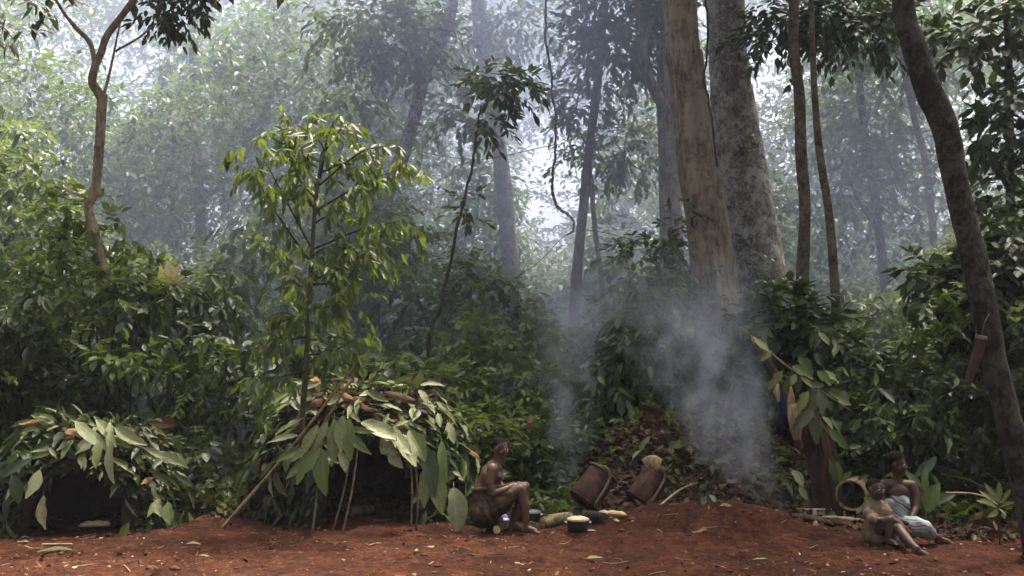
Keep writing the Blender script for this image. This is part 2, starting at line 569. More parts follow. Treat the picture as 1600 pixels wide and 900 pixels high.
def tree(name, label, trunk_pts, Y, mat, branches=(), crowns=(), leafmat='leaf_mid', extend=4.0, sides=16, rings=60,
         bump=0.06, flute=0.0, nfl=5, leafL=0.2, lod=2, group=None, wr=0.22, sag=0.25, cat='tree', seed=0, top_crown=None, ell=1.0, freq=3.0):
    path = pxpath(trunk_pts, Y, True, extend)
    root = empty(name, (path[0][0], path[0][1], float(gz(path[0][0], path[0][1]))), label, cat, group)
    off = np.array(root.location)
    S = spline(path, rings)
    V, F = tube_arrays(S[:, :3] - off, S[:, 3], sides, bump, freq, seed, flute, nfl, ell=ell)
    link('trunk', mesh_np('trunk', V, F, MATS[mat], smooth=True), root)
    for b in branches:
        rows = [[*(np.array(at(px, py, Y + dy)) - off), w * mpp(Y) / 2] for (px, py, w, dy) in b]
        S = spline(rows, max(8, 5 * len(b)))
        V, F = tube_arrays(S[:, :3], S[:, 3], 8, 0.05, 4, seed + 3)
        link('branch', mesh_np('branch', V, F, MATS[mat], smooth=True), root)
    A = Acc()
    for (px, py, dy, rx, rz, n, ln) in crowns:
        c = np.array(at(px, py, Y + dy)) - off
        A.add(*clump(c, (rx, rx * 0.8, rz), n, ln, 9, leafL, lod=lod, wr=wr, sag=sag))
        # twigs that carry the sprays
        for q in range(3):
            e = c + unit(rng.normal(0, 1, 3)) * np.array([rx, rx * 0.8, rz]) * 0.8
            st = c + np.array([rng.uniform(-.2, .2), 0, -rz * 0.5])
            A.tube(spline([[*st], [*(0.5 * (st + e) + rng.normal(0, 0.1, 3))], [*e]], 6), np.linspace(0.018, 0.006, 6), 1, sides=4)
    if top_crown is not None:
        hz, rx, rz, n = top_crown
        t = np.array(path[-1][:3]) - off + np.array([0, 0, hz])
        A.add(*clump(t, (rx, rx, rz), n, 0.8, 10, 0.38, lod=1))
    if A.n:
        o = link('crown', A.mesh('crown', [MATS[leafmat], MATS['stem_dark']]), root)
        o['kind'] = 'stuff'
    return root


tree('buttress_tree', 'tall fluted tan trunk in front of the thick lichen-covered trunk', [(1062, 0, 50), (1072, 100, 54), (1088, 250, 56), (1104, 350, 58), (1118, 450, 62), (1128, 540, 72), (1134, 640, 92)],
     16.0, 'bark_fibrous', extend=9, sides=36, rings=150, bump=0.05, flute=0.12, nfl=4, seed=3, freq=2,
     crowns=[(1105, 455, -.45, .14, .30, 9, .22), (1135, 500, -.5, .2, .25, 10, .25), (1090, 330, -.42, .06, .2, 3, .2)], leafL=.13, leafmat='leaf_near')
tree('lichen_tree', 'thickest pale trunk mottled with lichen, leaning left behind the tan fluted trunk', [(1134, 0, 58), (1139, 100, 64), (1150, 200, 72), (1166, 300, 76), (1180, 380, 80), (1194, 450, 84), (1212, 560, 94), (1222, 640, 108)],
     17.2, 'bark_lichen', extend=10, sides=32, rings=140, bump=0.05, seed=5,
     crowns=[(1170, 400, -.6, .12, .30, 8, .22), (1200, 440, -.65, .22, .22, 12, .25), (1158, 230, -.55, .06, .3, 4, .2)], leafL=.13, leafmat='leaf_near')
tree('forked_tree', 'big hazy brown trunk with a side limb, left of the tan fluted trunk',
     [(1047, 0, 30), (1042, 130, 33), (1047, 300, 35), (1051, 420, 40), (1056, 600, 46)], 20, 'bark_fibrous',
     branches=[[(1043, 175, 20, 0), (1022, 140, 19, -.2), (1004, 90, 16, -.4), (1006, 45, 15, -.4), (993, 0, 12, -.3), (975, -60, 10, 0)],
               [(1005, 55, 12, -.4), (1018, 30, 11, -.3), (1032, 12, 10, 0), (1060, -40, 9, .5)]],
     crowns=[(965, 40, 0, 1.0, .7, 110, .7), (1010, -30, .5, 1.4, .8, 120, .7)], leafmat='leaf_far', extend=6, seed=7, top_crown=(1, 4, 2, 400), leafL=0.24)
tree('slender_tree', 'slender brown trunk just right of the thick lichen-covered trunk', [(1240, -10, 15), (1240, 80, 16), (1249, 150, 17), (1252, 250, 18), (1258, 330, 18), (1254, 440, 20), (1255, 640, 22)],
     15.2, 'bark_brown', crowns=[(1215, 40, .8, .5, .5, 50, .5), (1300, 20, 1, .9, .4, 90, .5)], extend=4, seed=9, top_crown=(0, 2.5, 1.2, 250), leafL=0.2, leafmat='leaf_dark')
tree('thin_tree', 'thinnest bowed trunk right of the slender brown trunk', [(1267, -10, 8), (1270, 80, 9), (1273, 150, 10), (1281, 240, 12), (1295, 330, 13), (1303, 430, 14), (1312, 560, 15), (1322, 690, 16)],
     14.6, 'bark_brown', crowns=[(1350, 30, 1.0, .8, .5, 80, .5)], extend=3, seed=12, top_crown=(0, 1.5, .8, 150), leafL=0.2, leafmat='leaf_dark')
tree('crooked_tree', 'dark crooked trunk leaning across the right edge of the clearing',
     [(1409, -10, 33), (1424, 60, 37), (1450, 140, 39), (1476, 200, 41), (1492, 280, 38), (1508, 350, 38), (1520, 400, 39), (1545, 520, 38), (1557, 580, 37), (1574, 650, 37), (1591, 720, 38), (1608, 790, 40), (1622, 850, 46), (1627, 872, 56)],
     9.6, 'bark_dark', extend=3, sides=24, rings=130, bump=0.06, seed=14, top_crown=(1.2, 2.6, 1.0, 220), freq=5)
tree('forked_sapling_tree', 'slim curving trunk that forks into two limbs, above the left bushes',
     [(160, 152, 15), (158, 190, 15), (155, 235, 15), (148, 300, 14), (138, 322, 13), (146, 356, 15), (158, 410, 17), (168, 470, 19)], 14, 'bark_fibrous',
     branches=[[(160, 158, 14, 0), (152, 142, 15, 0), (144, 128, 14, 0), (148, 105, 13, 0), (157, 85, 12, 0), (166, 58, 12, 0), (185, 32, 11, 0), (207, 2, 11, 0), (235, -50, 9, 0)],
               [(144, 130, 12, 0), (147, 100, 8, -.05), (141, 68, 8, -.1), (120, 45, 7, -.2), (101, 22, 5, -.3), (85, -5, 4, -.4)],
               [(161, 152, 5, 0), (172, 110, 4.5, .1), (187, 38, 3, .2)],
               [(180, 80, 4, .1), (215, 60, 3.5, .2), (240, 40, 3, .3), (262, 28, 2.5, .4), (300, 10, 2, .5)]],
     crowns=[(270, 12, .4, .42, .22, 26, .3), (310, -25, .5, .5, .3, 30, .3)], extend=0.05, rings=50, leafmat='leaf_dark', leafL=0.19, seed=21, top_crown=(4.0, 3.6, 1.2, 300))  # overhead crown is out of view, added to shade the left undergrowth
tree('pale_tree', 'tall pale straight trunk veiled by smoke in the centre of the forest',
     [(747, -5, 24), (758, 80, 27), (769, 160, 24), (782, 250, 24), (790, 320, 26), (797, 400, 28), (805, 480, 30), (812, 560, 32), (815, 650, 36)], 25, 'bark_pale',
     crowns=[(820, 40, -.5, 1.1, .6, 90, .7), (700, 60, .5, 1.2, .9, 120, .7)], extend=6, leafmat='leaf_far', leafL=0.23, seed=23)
tree('leaning_tree', 'grey diagonal trunk leaning right above the tall leafy sapling',
     [(709, -5, 18), (690, 60, 22), (664, 112, 21), (649, 175, 20), (630, 240, 22), (608, 292, 24), (585, 400, 26), (570, 560, 30)], 21, 'bark_lichen',
     branches=[[(668, 108, 10, 0), (640, 85, 7, -.3), (600, 70, 5, -.6), (560, 78, 4, -.8)]],
     crowns=[(640, 60, -.4, 1.0, .6, 100, .6), (570, 40, -.5, 1.1, .7, 120, .6), (720, 170, .4, .7, .6, 60, .6), (560, 150, .3, .8, .6, 60, .6)], extend=4, seed=26, leafL=0.22, top_crown=(1, 4.2, 1.5, 380))  # unseen top crown, widened so its shadow covers the left bushes
tree('smoky_tree', 'slim grey trunk rising through the bright smoky gap',
     [(946, -5, 11), (940, 60, 12), (930, 160, 14), (920, 240, 14), (912, 320, 15), (902, 420, 16), (896, 520, 19), (892, 620, 21)], 21, 'bark_brown',
     crowns=[(960, 90, 0, .9, .7, 100, .6), (900, 150, .3, .7, .6, 60, .5), (985, 230, .5, .6, .8, 60, .5)], extend=3, seed=29, leafL=0.2, top_crown=(0, 2.5, 1.2, 200))
tree('young_tree', 'short thin dark trunk beside the slim grey trunk in the smoky gap', [(922, 265, 6), (928, 340, 8), (935, 400, 8), (941, 450, 9), (944, 620, 10)], 22, 'bark_brown', crowns=[(925, 230, 0, .7, .6, 60, .5)], extend=.3, rings=24, seed=31)
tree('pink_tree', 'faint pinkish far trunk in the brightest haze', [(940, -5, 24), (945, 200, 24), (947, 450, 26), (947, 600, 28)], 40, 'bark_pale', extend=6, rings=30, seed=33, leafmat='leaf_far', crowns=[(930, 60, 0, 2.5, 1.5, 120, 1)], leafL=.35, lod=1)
tree('hazy_tree', 'faint far trunk behind haze between forked slim tree and leafy sapling', [(303, 60, 15), (307, 230, 16), (313, 330, 17), (313, 480, 19), (313, 600, 22)], 32, 'bark_brown',
     branches=[[(312, 340, 10, 0), (298, 310, 9, 0), (287, 282, 8, 0), (270, 230, 6, 0)]], extend=6, rings=30, seed=35, leafmat='leaf_far', crowns=[(330, 70, 0, 2.0, 1.3, 120, .9)], leafL=.3, lod=1)
tree('twisting_tree', 'hazy twisting trunk left of the dark crooked trunk', [(1392, 20, 9), (1410, 100, 9), (1430, 190, 10), (1448, 260, 11), (1456, 340, 11), (1462, 420, 12), (1468, 600, 14)], 25, 'bark_brown',
     extend=3, rings=40, seed=37, top_crown=(1, 5, 1.5, 600), crowns=[(1380, 60, 0, 1.2, .8, 110, .7), (1440, 90, .5, 1.0, .7, 90, .7)], leafL=.24)  # top crown lies out of view, put in to darken the right side
tree('dark_tree', 'dark trunk in blue haze between the bowed thin trunk and the crooked one', [(1350, 200, 12), (1368, 320, 13), (1378, 400, 14), (1386, 480, 15), (1392, 600, 18)], 27, 'bark_dark',
     branches=[[(1370, 360, 8, 0), (1345, 320, 6, 0), (1325, 280, 5, 0)]], extend=2, rings=30, seed=39, crowns=[(1340, 170, 0, 1.6, 1.2, 200, .8), (1400, 240, .5, 1.3, 1.0, 140, .8)], leafL=.25)  # same dark bark material as the crooked trunk
tree('edge_tree', 'straight tree with large dark drooping leaves at the upper right edge', [(1572, -5, 11), (1576, 100, 12), (1578, 250, 13), (1580, 400, 15), (1584, 600, 17)], 15, 'bark_brown',
     extend=2, rings=40, seed=41, leafmat='leaf_dark', wr=.24, sag=.45,
     crowns=[(1565, 30, -.6, .7, .35, 40, .55), (1505, 70, -.4, .45, .22, 18, .5), (1590, 165, -.7, .55, .28, 28, .5), (1530, 215, -.8, .40, .20, 15, .45), (1580, 310, -.8, .50, .24, 22, .5), (1630, 260, -.5, .5, .5, 26, .5), (1640, 60, -.3, .7, .6, 30, .5)], leafL=0.24, top_crown=(2.5, 3.5, 1.2, 170))  # big unseen crown on top, added to shade the right camp edge

# hanging lianas and thin stems
def stem_thing(name, label, pts, Y, mat, cat, crowns=(), leafmat='leaf_mid', leafL=.18, ground_it=True, bump=.1):
    rows = pxpath(pts, Y, ground_it, None)
    A = Acc()
    S = spline(rows, 12 * len(rows))
    wob = np.cumsum(rng.normal(0, 1, (len(S), 3)), 0); wob -= np.linspace(0, 1, len(S))[:, None] * wob[-1]
    S[:, :3] += wob * S[:, 3:4] * .35
    S[:, 3] *= 1 + .25 * np.sin(np.arange(len(S)) * 1.3) * rng.uniform(.3, 1, len(S))
    root = empty(name, rows[0][:3] if not ground_it else (rows[0][0], rows[0][1], float(gz(rows[0][0], rows[0][1]))), label, cat)
    off = np.array(root.location)
    V, F = tube_arrays(S[:, :3] - off, S[:, 3], 7, bump, 6, 3)
    link('stem', mesh_np('stem', V, F, MATS[mat], smooth=True), root)
    B = Acc()
    for (px, py, dy, rx, rz, n, ln) in crowns:
        B.add(*clump(np.array(at(px, py, Y + dy)) - off, (rx, rx * .8, rz), n, ln, 8, leafL))
    if B.n:
        o = link('foliage', B.mesh('foliage', [MATS[leafmat]]), root); o['kind'] = 'stuff'
    return root

stem_thing('liana', 'dark liana hanging down into a small loop in the smoky gap', [(853, -20, 4), (855, 60, 4), (862, 130, 4), (873, 200, 4), (870, 260, 4), (868, 300, 4.5), (876, 330, 4.5), (893, 345, 4), (896, 362, 3.5), (886, 367, 3)], 18, 'stem_dark', 'liana', ground_it=False)
stem_thing('slanting_sapling', 'thin slanting stem with a leafy tuft in front of the pale smoky trunk', [(752, 165, 3), (745, 205, 4), (734, 270, 4.5), (714, 380, 5), (692, 480, 6), (672, 545, 7)], 15.5, 'stem_dark', 'sapling',
           crowns=[(775, 130, 0, .42, .22, 30, .35), (810, 135, .1, .3, .2, 16, .3), (760, 185, .1, .28, .15, 10, .3), (735, 330, .1, .15, .3, 6, .25)], leafL=.2, leafmat='leaf_near')
stem_thing('sagging_vine', 'long thin vine sagging between trunks across the smoky gap', [(640, 395, 1.3), (700, 440, 1.1), (760, 455, 1.1), (840, 410, 1.1), (905, 360, 1.1), (1040, 390, 1.1), (1150, 420, 1.3)], 19, 'stem_dark', 'vine', ground_it=False)
stem_thing('arching_vine', 'thin vine arching under the upper leaves left of the pale trunk', [(560, 205, 1.4), (640, 232, 1.2), (700, 245, 1.2), (760, 248, 1.2), (870, 225, 1.4)], 22, 'stem_dark', 'vine', ground_it=False)
stem_thing('loose_vine', 'thin dark vine trailing beside the tan fluted trunk', [(1104, -10, 4), (1106, 60, 4), (1105, 130, 4), (1114, 190, 3), (1122, 260, 3)], 15.6, 'stem_dark', 'vine', ground_it=False)

# ------------------------------------------------------------------ masses of foliage
def scatter_mass(name, label, n, Y0, Y1, top, dens, mat, L, ln, k, lod, x_margin=350, zmin=0.0, sag=.25, wr=.24, bias=1.0, mix=None):
    """sprays spread through the depth range Y0..Y1 below a skyline; thinner where dens() says there is a gap"""
    O = []
    cnt = 0
    while cnt < n:
        m = n * 2
        Y = Y0 + (Y1 - Y0) * rng.uniform(0, 1, m) ** bias
        px = rng.uniform(-x_margin, 1600 + x_margin, m)
        x = (px - 800) / F_PX * (Y * 1.0)
        g = gz(x, Y)
        tz = CAM_Z + (600 - top(px)) / F_PX * Y
        z = g + zmin + (np.maximum(tz - g, 0.05)) * rng.uniform(0, 1, m)
        qx, qy = px_of(x, Y, z)
        keep = rng.uniform(0, 1, m) < dens(qx, qy, x, Y, z)
        P = np.stack([x, Y, z], 1)[keep]
        O.append(P); cnt += len(P)
        if len(O) > 60: break
    O = np.vstack(O)[:n]
    d = rng.normal(0, 1, (len(O), 3)); d[:, 1] -= 0.5; d[:, 2] += 0.15
    A = Acc()
    if mix is None:
        A.add(*sprays(O, d, rng.uniform(.6, 1.4, len(O)) * ln, k, L, lod=lod, sag=sag, wr=wr))
        mats = [MATS[mat]]
    else:
        # plants of one kind grow in patches
        sel = vnoise(O[:, 0] * 1.1 + O[:, 1] * .5, O[:, 2] * 1.3 + O[:, 1] * .7, 91) + .5 + rng.normal(0, .10, len(O))
        mats = []
        for mi, (lo, hi, mL, mln, mk, mwr, msag, mdroop, mspread, mmat) in enumerate(mix):
            w_ = (sel >= lo) & (sel < hi)
            if w_.any():
                A.add(*sprays(O[w_], d[w_] + (np.array([0, 0, .5]) if mk > 12 else 0), rng.uniform(.6, 1.4, w_.sum()) * mln, mk, mL, lod=lod if mk <= 12 else 1, sag=msag, wr=mwr, droop=mdroop, spread=mspread, jit=.3 if mk <= 12 else .1), mi)
            mats.append(MATS[mmat])
    o = link(name, A.mesh(name, mats))
    return tag(o, label, None, None, 'stuff')


def curve(*pts):
    X = np.array([p[0] for p in pts], float); Yv = np.array([p[1] for p in pts], float)
    return lambda q: np.interp(q, X, Yv)


def gap(qx, qy, blobs):
    v = np.ones_like(qx)
    for (cx, cy_, rx, ry, s) in blobs:
        v *= 1 - s * np.exp(-((qx - cx) / rx) ** 2 - ((qy - cy_) / ry) ** 2)
    return v


# sky openings the photograph shows between the crowns
SKY = [(868, 240, 45, 105, .92), (865, 70, 45, 60, .9), (1195, 130, 26, 110, .97), (195, 100, 60, 45, .9), (860, 390, 45, 50, .5), (70, 60, 60, 40, .7),
       (730, 60, 45, 50, .6), (1100, 20, 50, 60, .7), (1500, 150, 50, 40, .5), (560, 10, 60, 40, .5), (1390, 90, 40, 60, .2), (935, 330, 30, 50, .3)]
clumpy = lambda x, y, z, s, f, c=2.2: np.clip(0.5 + c * (vnoise(x * f + y * f * .37, z * f * 1.2 + y * f * .21, s) + .5 * vnoise(x * f * 2.7, z * f * 2.7 + y * f, s + 1)), 0.02, 1)

scatter_mass('far_forest', 'hazy mass of far forest foliage closing off the view', 30000, 42, 62, curve((0, -120), (1600, -120)),
             lambda qx, qy, x, y, z: gap(qx, qy, SKY) * clumpy(x, y, z, 5, .24, 4.0), 'leaf_far', .42, 1.5, 9, 1)
scatter_mass('middle_forest', 'layered foliage of the forest behind the camp, fading in smoke', 17000, 25, 36, curve((0, -40), (100, 20), (180, 170), (250, 120), (330, 40), (420, -40), (520, -60), (640, -60), (720, 60), (780, 200), (830, 400), (900, 420), (960, 260), (1000, 80), (1100, 60), (1180, 300), (1230, 120), (1300, -60), (1600, -80)),
             lambda qx, qy, x, y, z: gap(qx, qy, SKY) * clumpy(x, y, z, 15, .36, 4.0), 'leaf_far', .27, .9, 9, 1, 250)
scatter_mass('thicket', 'smoky thicket of shrubs and saplings behind the clearing', 9000, 17.5, 23, curve((-200, 120), (0, 170), (90, 260), (180, 400), (300, 430), (400, 330), (480, 260), (560, 300), (640, 330), (720, 400), (800, 420), (850, 500), (900, 520), (960, 400), (1020, 350), (1100, 480), (1200, 470), (1300, 430), (1400, 470), (1450, 400), (1520, 330), (1800, 260)),
             lambda qx, qy, x, y, z: clumpy(x, y, z, 25, .7, 3.2), 'leaf_mid', .19, .55, 9, 2, 200,
             mix=[(-9, .25, .13, .4, 11, .26, .2, .2, .9, 'leaf_mid'), (.25, .50, .20, .55, 9, .24, .3, .4, .9, 'leaf_mid'), (.50, .64, .30, .60, 7, .20, .5, .9, .8, 'leaf_near'), (.64, .74, .12, 1.0, 34, .13, .7, .15, 1.6, 'leaf_mid'), (.74, 9, .20, .50, 9, .28, .3, .3, .9, 'leaf_bright')])


def camp_free(x, y):
    v = np.ones_like(x)
    v *= 1 - (((x + 1.75) / 1.75) ** 2 + ((y - 12.0) / 1.35) ** 2 < 1)
    v *= 1 - (((x + 4.85) / 1.35) ** 2 + ((y - 11.6) / 1.15) ** 2 < 1)
    v *= 1 - ((x > -0.6) & (x < 4.1) & (y < 14.1 - .0 * x))
    v *= 1 - ((x > 3.0) & (x < 4.2) & (y < 12.4))
    v *= 1 - ((x > 2.0) & (x < 4.0) & (y < 15.0) & (y > 14.1)) * .6
    v *= 1 - ((x > -0.4) & (x < 1.1) & (y < 14.0))
    v *= 1 - ((x > -3.0) & (x < 0.3) & (y < 11.2))
    return v


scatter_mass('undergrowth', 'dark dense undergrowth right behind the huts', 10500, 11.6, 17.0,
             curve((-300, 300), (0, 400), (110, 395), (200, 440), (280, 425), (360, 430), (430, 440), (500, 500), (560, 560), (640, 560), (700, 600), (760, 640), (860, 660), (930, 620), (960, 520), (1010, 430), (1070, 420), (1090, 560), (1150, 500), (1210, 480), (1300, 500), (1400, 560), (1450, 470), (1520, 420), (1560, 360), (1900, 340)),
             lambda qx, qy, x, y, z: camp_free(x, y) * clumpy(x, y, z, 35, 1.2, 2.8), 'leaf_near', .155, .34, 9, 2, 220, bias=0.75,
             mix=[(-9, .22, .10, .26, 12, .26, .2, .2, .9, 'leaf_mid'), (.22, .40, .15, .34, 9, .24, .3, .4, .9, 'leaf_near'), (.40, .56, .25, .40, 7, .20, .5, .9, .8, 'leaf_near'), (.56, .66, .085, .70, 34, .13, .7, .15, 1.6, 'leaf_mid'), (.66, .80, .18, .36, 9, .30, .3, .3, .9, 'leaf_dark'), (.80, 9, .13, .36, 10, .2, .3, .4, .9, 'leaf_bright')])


# unseen forest beside and behind the camera, added to cut frontal sky light
def ring_forest():
    n = 5200
    th = rng.uniform(0, 2 * math.pi, n)
    rad = rng.uniform(13, 24, n)
    x = rad * np.cos(th) * 1.15; y = 4 + rad * np.sin(th)
    px_, _ = px_of(x, np.maximum(y, .5), np.zeros(n))
    keep = (y < 9) | (np.abs(x) > 1.0 * np.maximum(y, 0) * .55 + 3)
    keep &= ~((y > 2) & (np.abs(x) < .62 * y))
    x, y = x[keep], y[keep]
    z = gz(x, y) + rng.uniform(0.2, 11, len(x)) * 1.0
    O = np.stack([x, y, z], 1)
    d = rng.normal(0, 1, O.shape)
    A = Acc(); A.add(*sprays(O, d, 1.6, 9, .55, lod=1, wr=.3))
    o = link('surrounding_forest', A.mesh('surrounding_forest', [MATS['leaf_mid']]))
    tag(o, 'unseen leafy forest edge round the clearing, added to cut frontal light', None, None, 'stuff')

ring_forest()

# ------------------------------------------------------------------ single leaves, used as parts
LEAF_CACHE = {}


def leaf_mesh(kind, var, mat):
    """one leaf of length 1 along +Y, blade normal +Z; 48 to 50 triangles"""
    key = (kind, var, mat)
    if key in LEAF_CACHE: return LEAF_CACHE[key]
    r = np.random.default_rng(var * 13 + len(kind) * 7)
    wid = {'broad': .44, 'long': .31, 'narrow': .22, 'lance': .27, 'dry': .40}[kind] * r.uniform(.9, 1.1)
    nt_, na = 6, 5
    t = np.linspace(0, 1, nt_ + 1)
    pk = {'broad': .85, 'long': .8, 'narrow': .95, 'lance': .75, 'dry': .9}[kind]
    w = wid / 2 * np.sin(np.pi * np.clip(t, .03, .985) ** pk) ** .72
    a = np.linspace(-1, 1, na)
    X = w[:, None] * a[None, :]
    tear = 1 - np.where(r.uniform(0, 1, (nt_ + 1, 2)) < (.22 if kind in ('broad', 'long') else .1), r.uniform(.15, .5, (nt_ + 1, 2)), r.uniform(0, .08, (nt_ + 1, 2)))
    X[:, 0] *= tear[:, 0]; X[:, -1] *= tear[:, 1]
    Yv = np.repeat(t[:, None], na, 1) + 0.02 * np.abs(a)[None, :]
    fold = r.uniform(.15, .45) * (1 if kind != 'dry' else -1.4)
    Z = fold * np.abs(X) - r.uniform(.05, .25) * t[:, None] ** 2 + 0.012 * np.sin(t[:, None] * 14 + r.uniform(0, 6) + a[None, :] * 2) * (np.abs(a)[None, :] > .6)
    if kind == 'dry':
        Z = Z + 0.10 * np.sin(t[:, None] * 5 + r.uniform(0, 6)) + 0.06 * a[None, :] * np.sin(t[:, None] * 4)
    X = X + r.uniform(-.06, .06) * np.sin(t[:, None] * 3)
    V = np.stack([X, Yv, Z], -1).reshape(-1, 3)
    i = (np.arange(nt_)[:, None] * na + np.arange(na - 1)[None]).ravel()
    F = np.concatenate([np.stack([i, i + 1, i + na + 1], 1), np.stack([i, i + na + 1, i + na], 1)])
    V = np.vstack([V, [[-.008, -.14, -.01], [.008, -.14, -.01], [.01, .1, .004], [-.01, .1, .004]]])
    n = len(V)
    F = np.vstack([F, [[n - 4, n - 3, n - 2], [n - 4, n - 2, n - 1]]])
    me = mesh_np('leaf', V, F, MATS[mat], smooth=True)
    LEAF_CACHE[key] = me
    return me


def put_leaf(root, base, d, nrm, L, kind, mat, wscale=1.0, name='leaf'):
    d = Vector(d).normalized(); nrm = Vector(nrm)
    nrm = (nrm - nrm.dot(d) * d)
    if nrm.length < 1e-3: nrm = d.orthogonal()
    nrm.normalize()
    s = d.cross(nrm)
    M = Matrix((s, d, nrm)).transposed().to_4x4()
    o = bpy.data.objects.new(name, leaf_mesh(kind, random.randrange(7), mat))
    col.objects.link(o)
    if root is not None:
        o.parent = root
        b = Vector(base) - root.location
    else:
        b = Vector(base)
    o.matrix_local = Matrix.Translation(b) @ M @ Matrix.Diagonal((L * wscale, L, L, 1))
    return o


def tube_obj(name, pts, rad, mat, parent=None, sides=8, bump=.06, freq=6, n=None, seed=1, off=None, **k):
    P = np.asarray(pts, float)
    S = spline(np.column_stack([P, np.asarray(rad) * np.ones(len(P))]), n or 6 * len(P))
    o_ = np.array(off) if off is not None else (np.array(parent.location) if parent is not None else S[0, :3])
    V, F = tube_arrays(S[:, :3] - o_, S[:, 3], sides, bump, freq, seed, **k)
    o = link(name, mesh_np(name, V, F, MATS[mat] if isinstance(mat, str) else mat, smooth=True), parent)
    if parent is None: o.location = o_
    return o


# ------------------------------------------------------------------ leaf huts
def hut(label, cx, cy_, rx, ry, h, door, n_leaf, tip_mats, feature=(), seed=1, brown_top=0.5):
    r = np.random.default_rng(seed)
    z0 = float(gz(cx, cy_ - ry)) - 0.02
    root = empty('leaf_hut', (cx, cy_, z0), label, 'hut', 'leaf huts')
    dx, dw, dh = door                         # door centre (local x), half width, height

    def P(phi, v, k=1.0):
        pr = np.cos(v * np.pi / 2) ** .62
        bx = rx * k * np.cos(phi) * pr; by = ry * k * np.sin(phi) * pr
        return np.stack([bx, by, h * k * np.sin(v * np.pi / 2) ** .9 + 0 * phi], -1)

    def in_door(p, pad=0.0):
        w = (dw + pad) * np.sqrt(np.clip(1 - (p[..., 2] / (dh + pad)) ** 2.6, 0, 1))
        return (p[..., 1] < 0) & (p[..., 2] < dh + pad) & (np.abs(p[..., 0] - dx) < w)

    nu, nv = 72, 24
    U, Vv = np.meshgrid(np.linspace(0, 2 * np.pi, nu, endpoint=False), np.linspace(0, .97, nv))
    lump = 1 + .05 * vnoise(U * 2.2 + seed, Vv * 5, seed)
    A = Acc()
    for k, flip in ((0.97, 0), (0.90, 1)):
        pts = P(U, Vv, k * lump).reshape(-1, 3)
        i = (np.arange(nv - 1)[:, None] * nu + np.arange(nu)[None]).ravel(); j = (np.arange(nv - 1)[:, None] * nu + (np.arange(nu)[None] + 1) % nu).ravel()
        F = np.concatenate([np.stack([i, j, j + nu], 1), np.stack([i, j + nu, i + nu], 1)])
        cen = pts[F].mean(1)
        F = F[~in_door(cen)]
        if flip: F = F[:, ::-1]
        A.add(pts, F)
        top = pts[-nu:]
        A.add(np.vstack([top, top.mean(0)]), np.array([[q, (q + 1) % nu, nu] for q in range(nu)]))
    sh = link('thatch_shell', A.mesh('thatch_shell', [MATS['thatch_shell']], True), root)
    # a filling of small leaves and litter between the big leaves
    ns = int(800 * rx * h)
    ph = r.uniform(np.pi * 0.9, 2.1 * np.pi, ns); vv = r.uniform(0.0, .96, ns)
    p = P(ph, vv, .935)
    ok = ~in_door(p, .08)
    p, ph, vv = p[ok], ph[ok], vv[ok]
    outw = unit(p * np.array([1 / rx ** 2, 1 / ry ** 2, .9 / h ** 2]))
    dn = np.array([0, 0, -1.0]) - (-outw[:, 2:3]) * outw
    dd = dn + .45 * outw + r.normal(0, .45, p.shape)
    br = r.uniform(0, 1, len(p)) < np.where(vv > .6, brown_top, .10)
    B = Acc()
    B.add(*sprays(p[~br], dd[~br], .12, 6, .12, wr=.24, droop=.2, sag=.2), 0)
    if br.any(): B.add(*sprays(p[br], dd[br] + r.normal(0, .5, dd[br].shape), .10, 5, .12, wr=.28, droop=.0, sag=.1, jit=.8), 1)
    fo = link('small_leaf_thatch', B.mesh('small_leaf_thatch', [MATS['leaf_near'], MATS['leaf_litter']]), root)
    fo['kind'] = 'stuff'
    # big leaves hung like shingles, bottom rows first
    for q in range(n_leaf):
        v = (q / n_leaf) ** .8 * .93 + r.normal(0, .03)
        v = min(max(v, .06), .95)
        phi = r.uniform(np.pi * .97, np.pi * 2.03)
        a = P(np.array(phi), np.array(v), 1.0)
        if in_door(a, .03): continue
        outw = unit(a * np.array([1 / rx ** 2, 1 / ry ** 2, .9 / h ** 2]))
        dn = np.array([0, 0, -1.0]) + outw[2] * outw
        L = r.choice([r.uniform(.12, .22), r.uniform(.2, .32), r.uniform(.28, .40)]) * (1 - .2 * v)
        tipz = a[2] - L * .8
        if in_door(np.array([a[0], a[1], tipz]), -.02) and a[2] < dh + .3: L *= .5
        out_k = r.uniform(.02, .24) + (.3 if v > .75 else 0)
        side = np.cross(outw, [0, 0, 1.0])
        d = dn * r.uniform(.3, 1.0) + out_k * outw + side * r.normal(0, .75 + .3 * v)
        if r.uniform() < (brown_top if v > .72 else .07): mt, kd = 'thatch_brown', 'dry'
        else: mt, kd = tip_mats[r.integers(len(tip_mats))], ('broad', 'long', 'long', 'lance')[r.integers(4)]
        put_leaf(root, root.location + Vector(a + outw * r.uniform(.0, .12)), d, outw + r.normal(0, .45, 3), L, kd, mt)
    for (px, py, qx, qy, Y0, Y1, kd, mt, ws) in feature:
        b = at(px, py, Y0); e = at(qx, qy, Y1)
        put_leaf(root, b, e - b, Vector((random.gauss(0, .45), -1, .55)), (e - b).length, kd, mt, ws)
    return root


